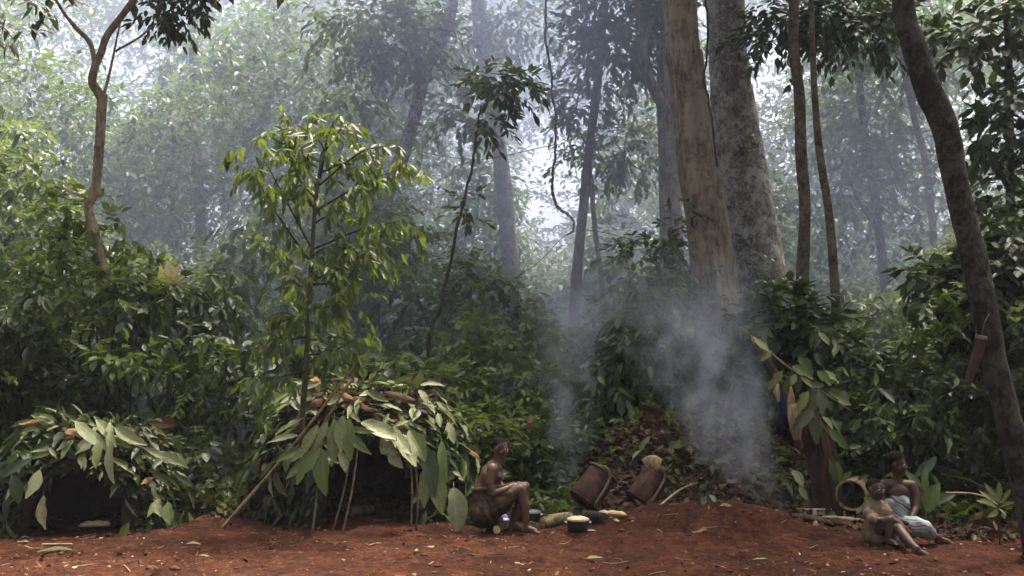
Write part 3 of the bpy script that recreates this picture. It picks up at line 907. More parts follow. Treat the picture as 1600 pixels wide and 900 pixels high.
plain('thatch_shell', (0.008, 0.008, 0.005), (0.03, 0.026, 0.014), 12, .9, .5)
FE = 'thatch_green'; FP = 'thatch_pale'; FD = 'thatch_dark'; FB = 'thatch_brown'
HUT1 = (-1.80, 12.20, 1.36, 1.25, 1.56)
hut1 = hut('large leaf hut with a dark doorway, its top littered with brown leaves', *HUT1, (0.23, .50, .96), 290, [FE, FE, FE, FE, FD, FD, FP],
    feature=[(522, 655, 516, 725, 10.87, 10.70, 'long', FE, 1.1), (536, 650, 533, 705, 10.86, 10.70, 'long', FE, 1.1), (503, 702, 508, 772, 10.80, 10.66, 'long', FE, 1.2), (500, 698, 463, 756, 10.80, 10.68, 'long', FE, 1.15),
             (511, 660, 483, 704, 10.88, 10.72, 'long', FE, 1.1), (545, 655, 548, 715, 10.88, 10.72, 'broad', FE, .9), (530, 705, 540, 735, 10.82, 10.72, 'broad', FP, 1.0), 
             (496, 665, 470, 715, 10.85, 10.70, 'lance', FE, 1.1), (488, 690, 452, 718, 10.85, 10.72, 'lance', FP, 1.1), (478, 715, 446, 745, 10.85, 10.72, 'lance', FE, 1.1),
             (545, 676, 578, 706, 10.85, 10.72, 'lance', FE, 1.15), (548, 668, 580, 672, 10.92, 10.72, 'lance', FE, 0.88), (565, 660, 625, 680, 11.02, 10.82, 'broad', FP, 0.97),
             (600, 670, 640, 700, 10.97, 10.72, 'broad', FP, 1.23), (622, 678, 652, 722, 10.92, 10.72, 'broad', FP, 1.32), (596, 685, 622, 728, 10.97, 10.74, 'broad', FP, 1.14),
             (640, 672, 662, 716, 11.02, 10.82, 'broad', FE, 1.06), (709, 762, 713, 827, 10.90, 10.74, 'broad', FP, 1.15), (682, 730, 690, 800, 11.02, 10.82, 'broad', FE, 0.97),
             (672, 720, 662, 790, 11.02, 10.82, 'broad', FE, 0.79), (690, 690, 700, 750, 11.07, 10.92, 'lance', FE, 0.97), (655, 690, 680, 775, 10.97, 10.82, 'long', FD, 1.06),
             (452, 612, 405, 640, 11.22, 11.07, 'long', FE, 0.88), (500, 598, 440, 622, 11.32, 11.22, 'long', FP, 0.79), (470, 655, 430, 672, 11.02, 10.82, 'lance', FE, 0.97),
             (465, 680, 418, 690, 11.02, 10.82, 'lance', FP, 0.97), (480, 700, 432, 720, 10.97, 10.77, 'long', FE, 0.88), (700, 660, 712, 690, 11.12, 11.02, 'broad', FP, 1.06),
             (600, 615, 650, 625, 11.52, 11.32, 'dry', FB, 0.70), (530, 612, 552, 626, 11.32, 11.22, 'dry', FB, 1.06), (560, 622, 590, 642, 11.32, 11.12, 'dry', FB, 0.70)], seed=4, brown_top=.28)
HUT2 = (-4.80, 11.55, 1.02, .98, 1.16)
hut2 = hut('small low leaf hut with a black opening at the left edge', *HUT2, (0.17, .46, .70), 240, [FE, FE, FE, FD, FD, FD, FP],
    feature=[(118, 660, 165, 692, 10.7, 10.5, 'long', FP, 1.0), (150, 655, 176, 690, 10.75, 10.5, 'long', FP, .9), (172, 660, 170, 695, 10.7, 10.5, 'lance', FE, 1.1),
             (180, 668, 225, 690, 10.7, 10.55, 'long', FP, 1.0), (176, 690, 170, 752, 10.55, 10.35, 'long', FP, .95), (155, 690, 150, 728, 10.55, 10.4, 'broad', FE, .9),
             (225, 700, 290, 728, 10.7, 10.6, 'narrow', FP, .9), (68, 775, 68, 826, 10.45, 10.3, 'broad', FP, 1.05), (62, 735, 40, 778, 10.5, 10.35, 'broad', FP, 1.0),
             (245, 780, 250, 806, 10.4, 10.3, 'broad', FP, 1.2), (262, 785, 266, 820, 10.4, 10.3, 'broad', FE, 1.2), (20, 745, 25, 785, 10.5, 10.4, 'broad', FD, 1.2), (100, 672, 128, 676, 10.8, 10.6, 'dry', FB, 1.0)], seed=9, brown_top=.05)
for pts in ([(497, 700, 10.95), (488, 805, 10.7)], [(548, 705, 11.0), (520, 812, 10.75)], [(560, 690, 11.0), (535, 812, 10.7)], [(640, 700, 10.95), (642, 818, 10.72)], [(650, 730, 10.9), (650, 815, 10.78)]):
    P3 = [at(*p) for p in pts]
    g = P3[-1]; g.z = min(g.z, float(gz(g.x, g.y)) - .02)
    tube_obj('pole', [P3[0], (P3[0] + P3[1]) / 2 + Vector((.02, 0, 0)), P3[1]], [.011, .012, .013], 'bark_brown', hut1, 7, .08)


def ground_stick(name, label, a, b, r0, r1, mat='stick', cat='stick', bend=.04, group=None, sides=8):
    m = (Vector(a) + Vector(b)) / 2 + Vector((0, 0, bend))
    o = tube_obj(name, [a, m, b], [r0, (r0 + r1) / 2, r1], mat, None, sides, .08, 7, 26)
    return tag(o, label, cat, group)

a = on(343, 827)
ground_stick('leaning_pole', 'longest pale pole leaning on the left flank of the large hut', a + Vector((0, 0, -.03)), at(566, 556, 10.95), .021, .012, cat='pole', bend=-.05, group='poles leaning on the large hut')
a = on(420, 813)
ground_stick('leaning_pole', 'shorter second pole leaning steeply on the large hut, nearer its doorway', a + Vector((0, 0, -.03)), at(546, 596, 10.85), .019, .012, cat='pole', bend=.03, group='poles leaning on the large hut')

# ------------------------------------------------------------------ leafy sapling beside the large hut
sp_rows = [(470, 806, 9, 11.2), (473, 650, 9, 11.1), (478, 580, 9, 11.0), (483, 480, 8, 11.0), (487, 400, 7, 11.0), (495, 300, 6, 11.0), (508, 230, 4, 11.0), (522, 186, 2.5, 11.0)]
b0 = at(*sp_rows[0][:2], sp_rows[0][3]); b0.z = float(gz(b0.x, b0.y))
sap = empty('leafy_sapling', b0, 'tall sapling with long drooping leaves rising beside the large hut', 'sapling')
pts = [at(a_, b_, y_) for (a_, b_, w_, y_) in sp_rows]; pts[0].z = b0.z - .05
tube_obj('stem', pts, [w_ * mpp(11) / 2 for (_, _, w_, _) in sp_rows], 'stem_green', sap, 9, .08, n=50)
BR = [((486, 410), (430, 330), (392, 262)), ((488, 390), (440, 300), (400, 226)), ((492, 330), (455, 250), (440, 205)), ((500, 280), (505, 230), (468, 196)), ((508, 235), (530, 205), (548, 192)),
      ((498, 290), (560, 240), (600, 228)), ((492, 330), (570, 285), (632, 262)), ((488, 390), (560, 360), (625, 345)), ((485, 440), (550, 410), (605, 372)), ((485, 445), (530, 440), (566, 420)),
      ((485, 450), (450, 420), (410, 372)), ((484, 470), (470, 450), (440, 420)), ((490, 350), (520, 330), (540, 300)), ((494, 310), (470, 290), (452, 300)), ((486, 430), (500, 420), (520, 400)),
      ((500, 270), (540, 255), (570, 270)), ((487, 400), (520, 385), (585, 400)), ((497, 300), (480, 250), (500, 215)), ((484, 480), (510, 480), (535, 470)), ((484, 500), (470, 500), (455, 490)),
      ((483, 525), (450, 530), (420, 522)), ((481, 555), (520, 548), (556, 530)), ((480, 580), (440, 588), (405, 596))]
for i, (p0, p1, p2) in enumerate(BR):
    dy = random.uniform(-.5, .35)
    w0, w1, w2 = at(*p0, 11.0), at(*p1, 11.0 + dy * .6), at(*p2, 11.0 + dy)
    S = spline([[*w0], [*w1], [*w2]], 16)
    br = tube_obj('branch', [w0, w1, w2], [.014, .009, .004], 'stem_dark', sap, 5, 0, n=10)
    nl = 13
    for k in range(nl):
        t = .35 + .65 * (k + 1) / nl
        q = S[int(t * 15)]
        dirb = unit(S[min(15, int(t * 15) + 1)] - S[max(0, int(t * 15) - 1)])
        d = Vector(dirb * .7) + Vector((random.gauss(0, .5), random.gauss(-.2, .4), -1.2 + random.gauss(0, .4) + (.5 if k == nl - 1 or p2[1] < 235 else 0)))
        put_leaf(sap, Vector(q) + Vector((random.gauss(0, .03), random.gauss(0, .03), random.gauss(0, .02))), d, Vector((random.gauss(0, .6), -1, .5)), random.uniform(.13, .27), random.choice(('narrow', 'lance', 'lance')), 'leaf_sapling')

A = Acc()
for i, (p0, p1, p2) in enumerate(BR):
    for f_ in (.5, .8, 1.0):
        q = np.array(at(p1[0] + (p2[0] - p1[0]) * (f_ * 2 - 1), p1[1] + (p2[1] - p1[1]) * (f_ * 2 - 1), 11.0 + random.uniform(-.4, .4))) - np.array(sap.location)
        A.add(*clump(q, (.28, .28, .18), 4, .16, 6, .15, wr=.17, droop=1.0, sag=.5))
link('small_leaves', A.mesh('small_leaves', [MATS['leaf_mid']]), sap)['kind'] = 'stuff'

# dark branch hanging into the top left corner
ob = empty('overhanging_branch', at(-60, -60, 8.5), 'dark leafy branch hanging into the top left corner', 'branch')
for (p0, p1, p2) in (((-70, -60), (20, -10), (90, 30)), ((-70, -60), (-10, 20), (20, 60)), ((-70, -70), (60, -30), (130, 8)), ((-60, -40), (-20, 40), (5, 70)), ((20, -10), (70, 20), (45, 55))):
    w0, w1, w2 = at(*p0, 8.5), at(*p1, 8.4), at(*p2, 8.3)
    S = spline([[*w0], [*w1], [*w2]], 16)
    tube_obj('twig', [w0, w1, w2], [.012, .008, .003], 'stem_dark', ob, 5, 0, n=10)
    for k in range(20):
        q = S[int((.3 + .7 * k / 19) * 15)]
        put_leaf(ob, Vector(q) + Vector((random.gauss(0, .035), random.gauss(0, .08), random.gauss(0, .03))), Vector((random.gauss(.2, .7), random.gauss(0, .5), -.6 + random.gauss(0, .5))), Vector((random.gauss(0, .5), -.6, 1)), random.uniform(.09, .17), random.choice(('lance', 'broad')), 'leaf_dark_single')

# ------------------------------------------------------------------ leaf litter, fallen leaves, sticks
def litter_mass():
    n = 90000
    x = rng.uniform(-6.5, 7.0, n); y = rng.uniform(10.9, 15.5, n)
    w = np.exp(-((x - 2.6) / 1.5) ** 2 - ((y - 13.2) / 1.1) ** 2) + .9 * np.exp(-((x - 4.9) / 1.0) ** 2 - ((y - 11.3) / .7) ** 2) + .10 * (y > 11.7)
    w = w * np.clip((y - 11.35 - .25 * vnoise(x * 2, y * 2, 9) + .9 * (x > 3.7)) / .5, 0, 1)
    k = rng.uniform(0, 1, n) < w
    x, y = x[k], y[k]
    z = gz(x, y) + rng.uniform(.005, .05, len(x))
    B = np.stack([x, y, z], 1)
    d = rng.normal(0, 1, B.shape); d[:, 2] *= .45; d[:, 2] += .1
    nn = rng.normal(0, .7, B.shape) + np.array([0, -.4, .8])
    L = rng.uniform(.05, .15, len(x))
    A = Acc(); A.add(*leaf_geom(B, d, nn, L, L * rng.uniform(.18, .34, len(x)), fold=-.7, tipdrop=.35))
    for q in range(70):                        # twigs among the leaves
        i = rng.integers(len(x)); p = B[i]; e = p + np.array([rng.normal(0, .2), rng.normal(0, .15), rng.uniform(-.15, .12)])
        e[2] = max(e[2], float(gz(e[0], e[1])) + .01)
        A.tube(spline([[*p], [*((p + e) / 2 + rng.normal(0, .02, 3))], [*e]], 5), np.linspace(.006, .002, 5), 1, sides=4)
    o = link('leaf_litter', A.mesh('leaf_litter', [MATS['leaf_litter'], MATS['stem_dark']]))
    tag(o, 'brown dead leaves and twigs heaped on the bank behind the mound', None, None, 'stuff')


litter_mass()


def crumbs():
    n = 9500
    x = rng.uniform(-6.2, 6.2, n); y = rng.uniform(7.7, 11.8, n)
    kp = rng.uniform(0, 1, n) < np.clip(.45 + 1.6 * vnoise(x * .9, y * 1.4, 61), .1, 1); x, y = x[kp], y[kp]; n = len(x)
    z = gz(x, y)
    B = np.stack([x, y, z + .004], 1)
    d = rng.normal(0, 1, B.shape); d[:, 2] *= .25
    nn = rng.normal(0, .45, B.shape) + np.array([0, 0, 1.0])
    L = rng.uniform(.010, .045, n) * np.where(rng.uniform(0, 1, n) < .08, 2.2, 1)
    A = Acc(); A.add(*leaf_geom(B, d, nn, L, L * rng.uniform(.12, .45, n), fold=-.6, tipdrop=.1))
    # clods of earth
    m = 3200
    x = rng.uniform(-6.2, 6.2, m); y = rng.uniform(7.7, 11.8, m); s = rng.uniform(.008, .022, m) * np.where(rng.uniform(0, 1, m) < .05, 2.2, 1)
    oc = np.array([[1, 0, 0], [-1, 0, 0], [0, 1, 0], [0, -1, 0], [0, 0, 1], [0, 0, -1.0]])
    of = np.array([[0, 2, 4], [2, 1, 4], [1, 3, 4], [3, 0, 4], [2, 0, 5], [1, 2, 5], [3, 1, 5], [0, 3, 5]])
    V = oc[None] * rng.uniform(.6, 1.2, (m, 6, 1)) * s[:, None, None] * np.array([1.2, 1, .7]) + np.stack([x, y, gz(x, y)], 1)[:, None]
    A.add(V.reshape(-1, 3), (of[None] + (np.arange(m) * 6)[:, None, None]).reshape(-1, 3), 1)
    for q in range(170):                        # broken twigs and straws trodden into the earth
        tx, ty = rng.uniform(-6, 6), rng.uniform(8.0, 11.6)
        an = rng.uniform(0, math.pi); ln = rng.uniform(.05, .22)
        ps = [[tx + math.cos(an) * ln * t, ty + math.sin(an) * ln * t, float(gz(tx + math.cos(an) * ln * t, ty + math.sin(an) * ln * t)) + .006 + rng.uniform(0, .008)] for t in (-.5, 0, .5)]
        A.tube(spline(ps, 5), np.linspace(.006, .003, 5) * rng.uniform(.5, 1.2), int(rng.integers(2, 4)), sides=5)
    for q in range(90):                         # charcoal round the fire
        p = on(886, 815); cx_, cy2 = p.x + rng.normal(0, .28), p.y + rng.normal(0, .2)
        sc = rng.uniform(.008, .026)
        A.add(oc * rng.uniform(.5, 1.2, (6, 1)) * sc + np.array([cx_, cy2, float(gz(cx_, cy2)) + .004]), of, 4)
    o = link('ground_crumbs', A.mesh('ground_crumbs', [MATS['crumb'], MATS['clod'], MATS['stick'], MATS['stem_dark'], MATS['pot_black']]))
    tag(o, 'scattered wood chips, leaf scraps and clods on the red earth', None, None, 'stuff')


leaf_mat('crumb', [(0, (0.02, 0.012, 0.008)), (0.4, (0.07, 0.03, 0.015)), (0.7, (0.16, 0.085, 0.04)), (0.93, (0.30, 0.20, 0.11)), (1, (0.5, 0.45, 0.34))], 0.02, rough=.8, spec=.1)
plain('clod', (0.05, 0.018, 0.009), (0.15, 0.055, 0.026), 30, .95, .4)
plain('pot_black', (0.004, 0.004, 0.004), (0.016, 0.014, 0.013), 14, .55, .25, spec=.5)
crumbs()

for (px, py, ang, L, kd, mt, lab) in (
        (292, 854, 20, .13, 'broad', 'thatch_pale', 'pale yellowish fallen leaf on the earth below the leaning poles'),
        (112, 863, 200, .30, 'long', 'thatch_dark', 'dark green fallen leaf lying in front of the small hut'),
        (648, 863, 80, .10, 'dry', 'thatch_pale', 'small pale curled leaf on the earth in front of the large hut'),
        (310, 872, 10, .10, 'narrow', 'thatch_pale', 'narrow straw coloured leaf near the bottom edge below the poles'),
        (917, 876, 5, .15, 'broad', 'thatch_green', 'yellow green fallen leaf on bare earth below the lidded pot'),
        (918, 832, 25, .10, 'broad', 'thatch_pale', 'small pale leaf beside the pot with the pale lid'),
        (1200, 878, 170, .14, 'narrow', 'thatch_pale', 'thin straw coloured leaf at the bottom below the mound'),
        (985, 836, 60, .10, 'broad', 'thatch_dark', 'small dark green leaf on the earth left of the mound'),
        (1105, 833, 160, .16, 'dry', 'thatch_brown', 'curled brown leaf on the front of the mound'),
        (1145, 792, 185, .15, 'dry', 'thatch_brown', 'brown leaf lying near the crest of the mound'),
        (820, 885, 150, .13, 'dry', 'thatch_pale', 'pale torn leaf at the bottom edge below the sitting man'),
        (45, 850, 190, .16, 'broad', 'thatch_pale', 'greyish green leaf at the foot of the small hut, far left')):
    p = on(px, py) + Vector((0, 0, .02))
    d = Vector((math.cos(R(ang)), math.sin(R(ang)) * .9, .06))
    o = put_leaf(None, p, d, (random.gauss(0, .15), -.25, 1), L, kd, mt, name='fallen_leaf')
    tag(o, lab, 'leaf', 'fallen leaves on the earth')

a, b = on(1032, 793), on(1090, 770)
ground_stick('fallen_stick', 'yellowish straight stick lying up the left side of the mound', a + Vector((0, 0, .02)), b + Vector((0, 0, .12)), .014, .011)
a, b = on(905, 798), on(960, 778)
ground_stick('fallen_stick', 'grey brown stick lying between the two dark baskets', a + Vector((0, 0, .03)), b + Vector((0, 0, .10)), .017, .010)
a, b = on(66, 853), on(112, 853)
ground_stick('fallen_stick', 'short orange stick on the earth in front of the small hut', a + Vector((0, 0, .012)), b + Vector((0, 0, .012)), .013, .011, bend=.0)
a = at(1478, 770, 10.9); b = at(1568, 786, 10.8)
ground_stick('fallen_stick', 'thin pale stick propped above the litter right of the woman', Vector((a.x, a.y, a.z)), Vector((b.x, b.y, b.z)), .012, .009)
a = at(1470, 742, 11.6); b = at(1550, 768, 11.3)
ground_stick('fallen_stick', 'dark thin branch slanting behind the woman towards the crooked trunk', a, b, .013, .010, 'stem_dark')

# large dry and green leaves lying on the litter behind the woman, and on the bank
for (px, py, ang, L, kd, mt, lab) in (
        (1440, 775, 10, .34, 'dry', 'thatch_brown', 'big orange brown dry leaf just behind the woman\'s shoulder'),
        (1462, 792, -30, .32, 'long', 'thatch_green', 'long green leaf on the litter right of the woman'),
        (1490, 800, -60, .30, 'dry', 'thatch_brown', 'rust coloured dry leaf standing on the litter right of the woman'),
        (1450, 812, 200, .24, 'dry', 'thatch_brown', 'tan dry leaf low beside the woman\'s wrapped knee'),
        (1475, 815, 160, .22, 'dry', 'thatch_brown', 'brown curled leaf on the ground right of the wrapped knee'),
        (1515, 815, 30, .22, 'dry', 'thatch_brown', 'brown leaf at the litter edge below the thin pale stick'),
        (1302, 803, 190, .24, 'long', 'thatch_dark', 'crumpled dark green leaf on the rotten wood beside the child')):
    p = on(px, py + 8) + Vector((0, 0, .06))
    p = Vector((p.x, p.y, p.z))
    d = Vector((math.cos(R(ang)), -.15, math.sin(R(ang)) * .7 + .2))
    o = put_leaf(None, p, d, (random.gauss(0, .2), -.9, .7), L, kd, mt, name='dry_leaf' if kd == 'dry' else 'green_leaf')
    tag(o, lab, 'leaf', 'large loose leaves')


# ------------------------------------------------------------------ plants with large leaves
def rosette(name, label, base, leaves, mat, cat='plant', stem_mat='stem_green', group=None):
    """leaves: (px, py tip), distance, kind; each leaf on a stalk from the base"""
    root = empty(name, base, label, cat, group)
    for (bx, by, qx, qy, Y, Y2, kd, m2, ws) in leaves:
        b = at(bx, by, Y); e = at(qx, qy, Y2)
        tube_obj('stalk', [base, (Vector(base) + b) / 2 + Vector((0, 0, .05)), b], [.008, .006, .004], stem_mat, root, 5, 0, n=7)
        put_leaf(root, b, e - b, Vector((random.gauss(0, .3), -1, .7)), (e - b).length, kd, m2, ws)
    return root


g = on(1450, 812); g = gpt(at(1450, 700, 11.2).x, 11.2)
rosette('broadleaf_plant', 'broad pale leafed plant right behind the seated woman', g,
        [(1448, 800, 1466, 757, 11.1, 11.0, 'broad', 'thatch_green', 1.2), (1440, 795, 1430, 752, 11.2, 11.2, 'broad', 'thatch_dark', 1.1), (1455, 790, 1490, 770, 11.2, 11.1, 'broad', 'thatch_dark', 1.1),
         (1446, 770, 1448, 730, 11.3, 11.3, 'long', 'thatch_green', 1.1), (1440, 760, 1412, 732, 11.3, 11.3, 'broad', 'thatch_dark', 1.1), (1430, 745, 1462, 712, 11.4, 11.4, 'long', 'thatch_dark', 1.2)], 'thatch_green')
x1 = at(1560, 800, 10.6); g = gpt(x1.x, 10.6)
rosette('fan_plant', 'low plant with fanned narrow pale leaves beside the crooked trunk', g,
        [(1558, 788, 1535, 765, 10.5, 10.4, 'narrow', 'thatch_pale', 1.2), (1560, 784, 1545, 758, 10.5, 10.4, 'narrow', 'thatch_pale', 1.2), (1562, 784, 1562, 756, 10.5, 10.4, 'narrow', 'thatch_green', 1.2),
         (1565, 786, 1580, 765, 10.5, 10.4, 'narrow', 'thatch_green', 1.2), (1563, 792, 1583, 785, 10.5, 10.35, 'lance', 'thatch_green', 1.1), (1560, 794, 1574, 805, 10.5, 10.35, 'lance', 'thatch_pale', 1.1),
         (1556, 792, 1532, 780, 10.5, 10.35, 'narrow', 'thatch_pale', 1.2), (1558, 796, 1545, 806, 10.5, 10.35, 'lance', 'thatch_green', 1.1)], 'thatch_green')
g = gpt(at(265, 600, 13.6).x, 13.6)
rosette('yellow_leaf_plant', 'bright yellow leaf cluster glowing above the dark bushes', g,
        [(262, 442, 250, 416, 13.2, 13.1, 'broad', 'leaf_yellow', 1.3), (265, 442, 262, 408, 13.2, 13.15, 'broad', 'leaf_yellow', 1.3), (268, 442, 276, 414, 13.2, 13.1, 'broad', 'leaf_yellow', 1.3),
         (270, 444, 284, 430, 13.2, 13.1, 'broad', 'leaf_yellow', 1.2), (262, 444, 252, 436, 13.2, 13.1, 'broad', 'leaf_yellow', 1.2)], 'leaf_yellow')
g = gpt(at(995, 740, 12.9).x, 12.9)
rosette('seedling', 'small seedling with two pale leaves above the right basket', g,
        [(1000, 703, 1012, 682, 12.7, 12.6, 'broad', 'thatch_pale', 1.1), (1000, 704, 988, 716, 12.7, 12.6, 'lance', 'thatch_pale', 1.1), (1003, 720, 1015, 712, 12.7, 12.6, 'lance', 'thatch_green', 1.1)], 'thatch_green')
for (px, py, lab) in ((1075, 690, 'low round leafed plant in litter on the upper left of the bank'), (1110, 722, 'round leafed seedling in the middle of the litter bank'), (1105, 770, 'little green seedling at the crest of the red mound'),
                      (1030, 760, 'small green plant beside the right dark basket'), (1135, 665, 'pale leafed plant high on the smoky bank')):
    p = on(px, py + 14)
    L = []
    for k in range(6):
        an = random.uniform(0, 6.28); q = 14
        bx, by = px + math.cos(an) * 6, py + math.sin(an) * 5
        L.append((bx, by, bx + math.cos(an) * random.uniform(12, 22), by + math.sin(an) * 12 + 3, p.y - .05, p.y - .1 + random.uniform(-.1, .05), 'broad', random.choice(['thatch_green', 'thatch_dark', 'thatch_pale']), 1.15))
    rosette('seedling', lab, p, L, 'thatch_green')

def herbs():
    n = 4200
    x = rng.uniform(-6.5, 7.0, n); y = rng.uniform(10.6, 15.0, n)
    w = 1.3 * np.exp(-((x - 2.6) / 1.9) ** 2 - ((y - 13.7) / 1.0) ** 2) + .8 * (y > 12.9) + .5 * ((x > 3.9) & (y > 11.2)) + .9 * ((x > -.5) & (x < .9) & (y > 11.9) & (y < 13.6)) + .9 * ((x < -2.9) & (x > -3.8) & (y > 11.6))
    w = w * np.clip(.5 + 2.4 * vnoise(x * 1.6, y * 1.6, 77), 0, 1)
    k = rng.uniform(0, 1, n) < w
    x, y = x[k], y[k]
    O = np.stack([x, y, gz(x, y) + rng.uniform(0.0, .22, len(x))], 1)
    d = rng.normal(0, .7, O.shape); d[:, 2] = np.abs(d[:, 2]) + .4
    A = Acc(); A.add(*sprays(O, d, .2, 6, .12, wr=.27, droop=.25))
    o = link('herb_layer', A.mesh('herb_layer', [MATS['leaf_mid']]))
    tag(o, 'low green herbs and seedlings sprouting from the litter at the forest edge', None, None, 'stuff')


herbs()

# leafy understorey shrubs that stand out from the mass
def shrub(name, label, base, clumps, n_k=9, L=.2, mat='leaf_near', stems=4, wr=.24, cat='shrub', sag=.3):
    root = empty(name, base, label, cat)
    off = np.array(base)
    A = Acc()
    first = None
    S = Acc()
    for (px, py, Y, rx, rz, n, ln) in clumps:
        c = np.array(at(px, py, Y)) - off
        A.add(*clump(c, (rx, rx * .75, rz), n, ln, n_k, L, wr=wr, sag=sag, shell=.4))
        S.tube(spline([[0, 0, 0], [c[0] * .35 + .05, c[1] * .4, c[2] * .5], [*c]], 9), np.linspace(.028, .008, 9), sides=6)
    link('stems', S.mesh('stems', [MATS['stem_dark']], True), root)['kind'] = 'stuff'
    link('foliage', A.mesh('foliage', [MATS[mat]]), root)['kind'] = 'stuff'
    return root


shrub('bank_shrub', 'bushy shrub at the foot of the big trunks, half lost in smoke', gpt(at(1150, 600, 14.6).x, 14.6), [(1165, 590, 14.3, .4, .35, 34, .4), (1205, 510, 14.4, .4, .25, 30, .4), (1090, 620, 14.4, .4, .25, 30, .4), (1235, 480, 14.6, .4, .2, 30, .35), (1190, 640, 14.1, .4, .25, 24, .35), (1270, 520, 14.5, .5, .3, 36, .4), (1310, 560, 14.3, .5, .3, 36, .4)], L=.24)
shrub('climber_shrub', 'tall dark climber-covered shrub left of the tan fluted trunk', gpt(at(1015, 600, 15.2).x, 15.2), [(1000, 420, 16.4, .35, .4, 26, .5), (1040, 375, 16.5, .3, .3, 22, .5), (985, 500, 16.0, .5, .3, 30, .5), (1035, 480, 16.2, .3, .45, 26, .5), (1010, 590, 15.4, .6, .4, 40, .5), (950, 560, 16, .4, .3, 20, .4)], L=.19, mat='leaf_near')
shrub('drooping_shrub', 'wide dark shrub with drooping leaves at the right edge behind the crooked trunk', gpt(at(1560, 620, 12.8).x, 12.8), [(1560, 430, 12.8, .5, .35, 60, .4), (1590, 380, 12.9, .4, .3, 45, .4), (1520, 470, 12.7, .4, .3, 40, .35), (1590, 500, 12.6, .5, .4, 60, .4), (1470, 430, 13.2, .4, .2, 30, .4), (1580, 600, 12.4, .5, .4, 60, .4)], L=.23, mat='leaf_dark', sag=.5)
shrub('twining_bush', 'leafy bush wrapped round the slim forked trunk', gpt(at(150, 620, 13.6).x, 13.6), [(110, 330, 14.3, .35, .16, 18, .45), (95, 390, 14.2, .5, .2, 26, .45), (195, 360, 14.4, .25, .15, 12, .4), (200, 430, 13.8, .45, .2, 24, .4), (150, 470, 13.4, .6, .3, 40, .4)], L=.19, mat='leaf_mid')
shrub('pale_green_spray', 'light green leafy spray set against the dark bushes above the small hut', gpt(at(195, 640, 12.9).x, 12.9), [(205, 562, 12.6, .28, .10, 16, .25), (180, 560, 12.6, .22, .1, 10, .25)], n_k=7, L=.17, mat='leaf_bright')  # built with a lighter green leaf material than the other shrubs
shrub('young_shrub', 'mid green shrub with paler leaves just right of the large hut', gpt(at(735, 720, 12.6).x, 12.6), [(730, 720, 12.5, .35, .45, 70, .25), (760, 680, 12.9, .4, .4, 70, .25), (740, 780, 12.1, .28, .2, 40, .2), (800, 700, 13.2, .4, .4, 60, .25)], L=.13, mat='leaf_mid')
shrub('smoky_shrub', 'loose green shrub veiled in blue smoke behind the man, below the pale trunk', gpt(at(790, 600, 15.2).x, 15.2), [(760, 560, 15.0, .45, .25, 40, .4), (820, 540, 15.6, .5, .3, 44, .4), (720, 520, 15.4, .4, .25, 34, .4), (790, 610, 14.4, .55, .25, 44, .35), (870, 600, 15, .5, .25, 40, .35), (700, 600, 14.2, .45, .2, 34, .35)], L=.16, mat='leaf_mid')
shrub('low_shrub', 'low shrub in the smoke behind the cooking fire', gpt(at(850, 720, 13.4).x, 13.4), [(840, 720, 13.3, .4, .4, 70, .25), (880, 690, 13.6, .4, .4, 70, .25), (855, 770, 12.8, .3, .15, 36, .2), (935, 690, 14, .4, .35, 50, .25)], L=.13, mat='leaf_near')
tag(put_leaf(None, at(826, 672, 12.6), Vector((.15, 0, 1)), (0, -1, .2), .2, 'dry', 'thatch_brown', name='dead_leaf'), 'orange dead leaf sticking up among green leaves right of the man\'s head', 'leaf')

# ------------------------------------------------------------------ stump with hanging things
plain('shaggy_wood', (0.012, 0.008, 0.005), (0.075, 0.045, 0.024), 6, .95, .9, coords='Object', stretch=(3, 3, .5), bdist=.04, c3=(0.12, 0.08, 0.05))
ST_Y = 12.25
sb = gpt(at(1300, 760, ST_Y).x, ST_Y)
stump = empty('shaggy_stump', sb, 'dark shaggy leaning stump with hanging root fibres beside the open basket', 'stump')
pts = [sb + Vector((.05, 0, -.1)), at(1298, 765, ST_Y), at(1284, 712, ST_Y), at(1267, 672, ST_Y), at(1248, 636, ST_Y)]
tube_obj('trunk', pts, [.25, .21, .19, .17, .10], 'shaggy_wood', stump, 18, .16, 4, 40, 5)
for k in range(34):
    t = random.random()
    c = pts[4].lerp(pts[2], t)
    a0 = random.uniform(-2.8, .3)
    p0 = c + Vector((math.cos(a0) * .18, math.sin(a0) * .18, 0))
    ln = random.uniform(.25, .75)
    p1 = p0 + Vector((random.gauss(.04, .05), random.gauss(-.02, .04), -ln * .5)); p2 = p0 + Vector((random.gauss(.08, .07), random.gauss(-.02, .05), -ln))
    tube_obj('root_fibre', [p0, p1, p2], [.011, .008, .003], 'shaggy_wood', stump, 5, .1, n=8)
tb = [at(1250, 700, 11.9), at(1236, 650, 11.85), at(1216, 592, 11.8), at(1181, 534, 11.75)]
db = empty('broken_branch', tb[0], 'broken dark branch with a pale orange snapped end, leaning on the stump', 'branch')
tube_obj('branch', tb, [.05, .048, .045, .040], 'bark_brown', db, 10, .1, 7, 28)
plain('raw_wood', (0.42, 0.22, 0.08), (0.60, 0.38, 0.17), 40, .8, .4)
tube_obj('snapped_end', [tb[3] + Vector((.012, 0, -.02)), tb[3] + Vector((-.035, 0, .045))], [.041, .022], 'raw_wood', db, 8, .2, 30, 4)

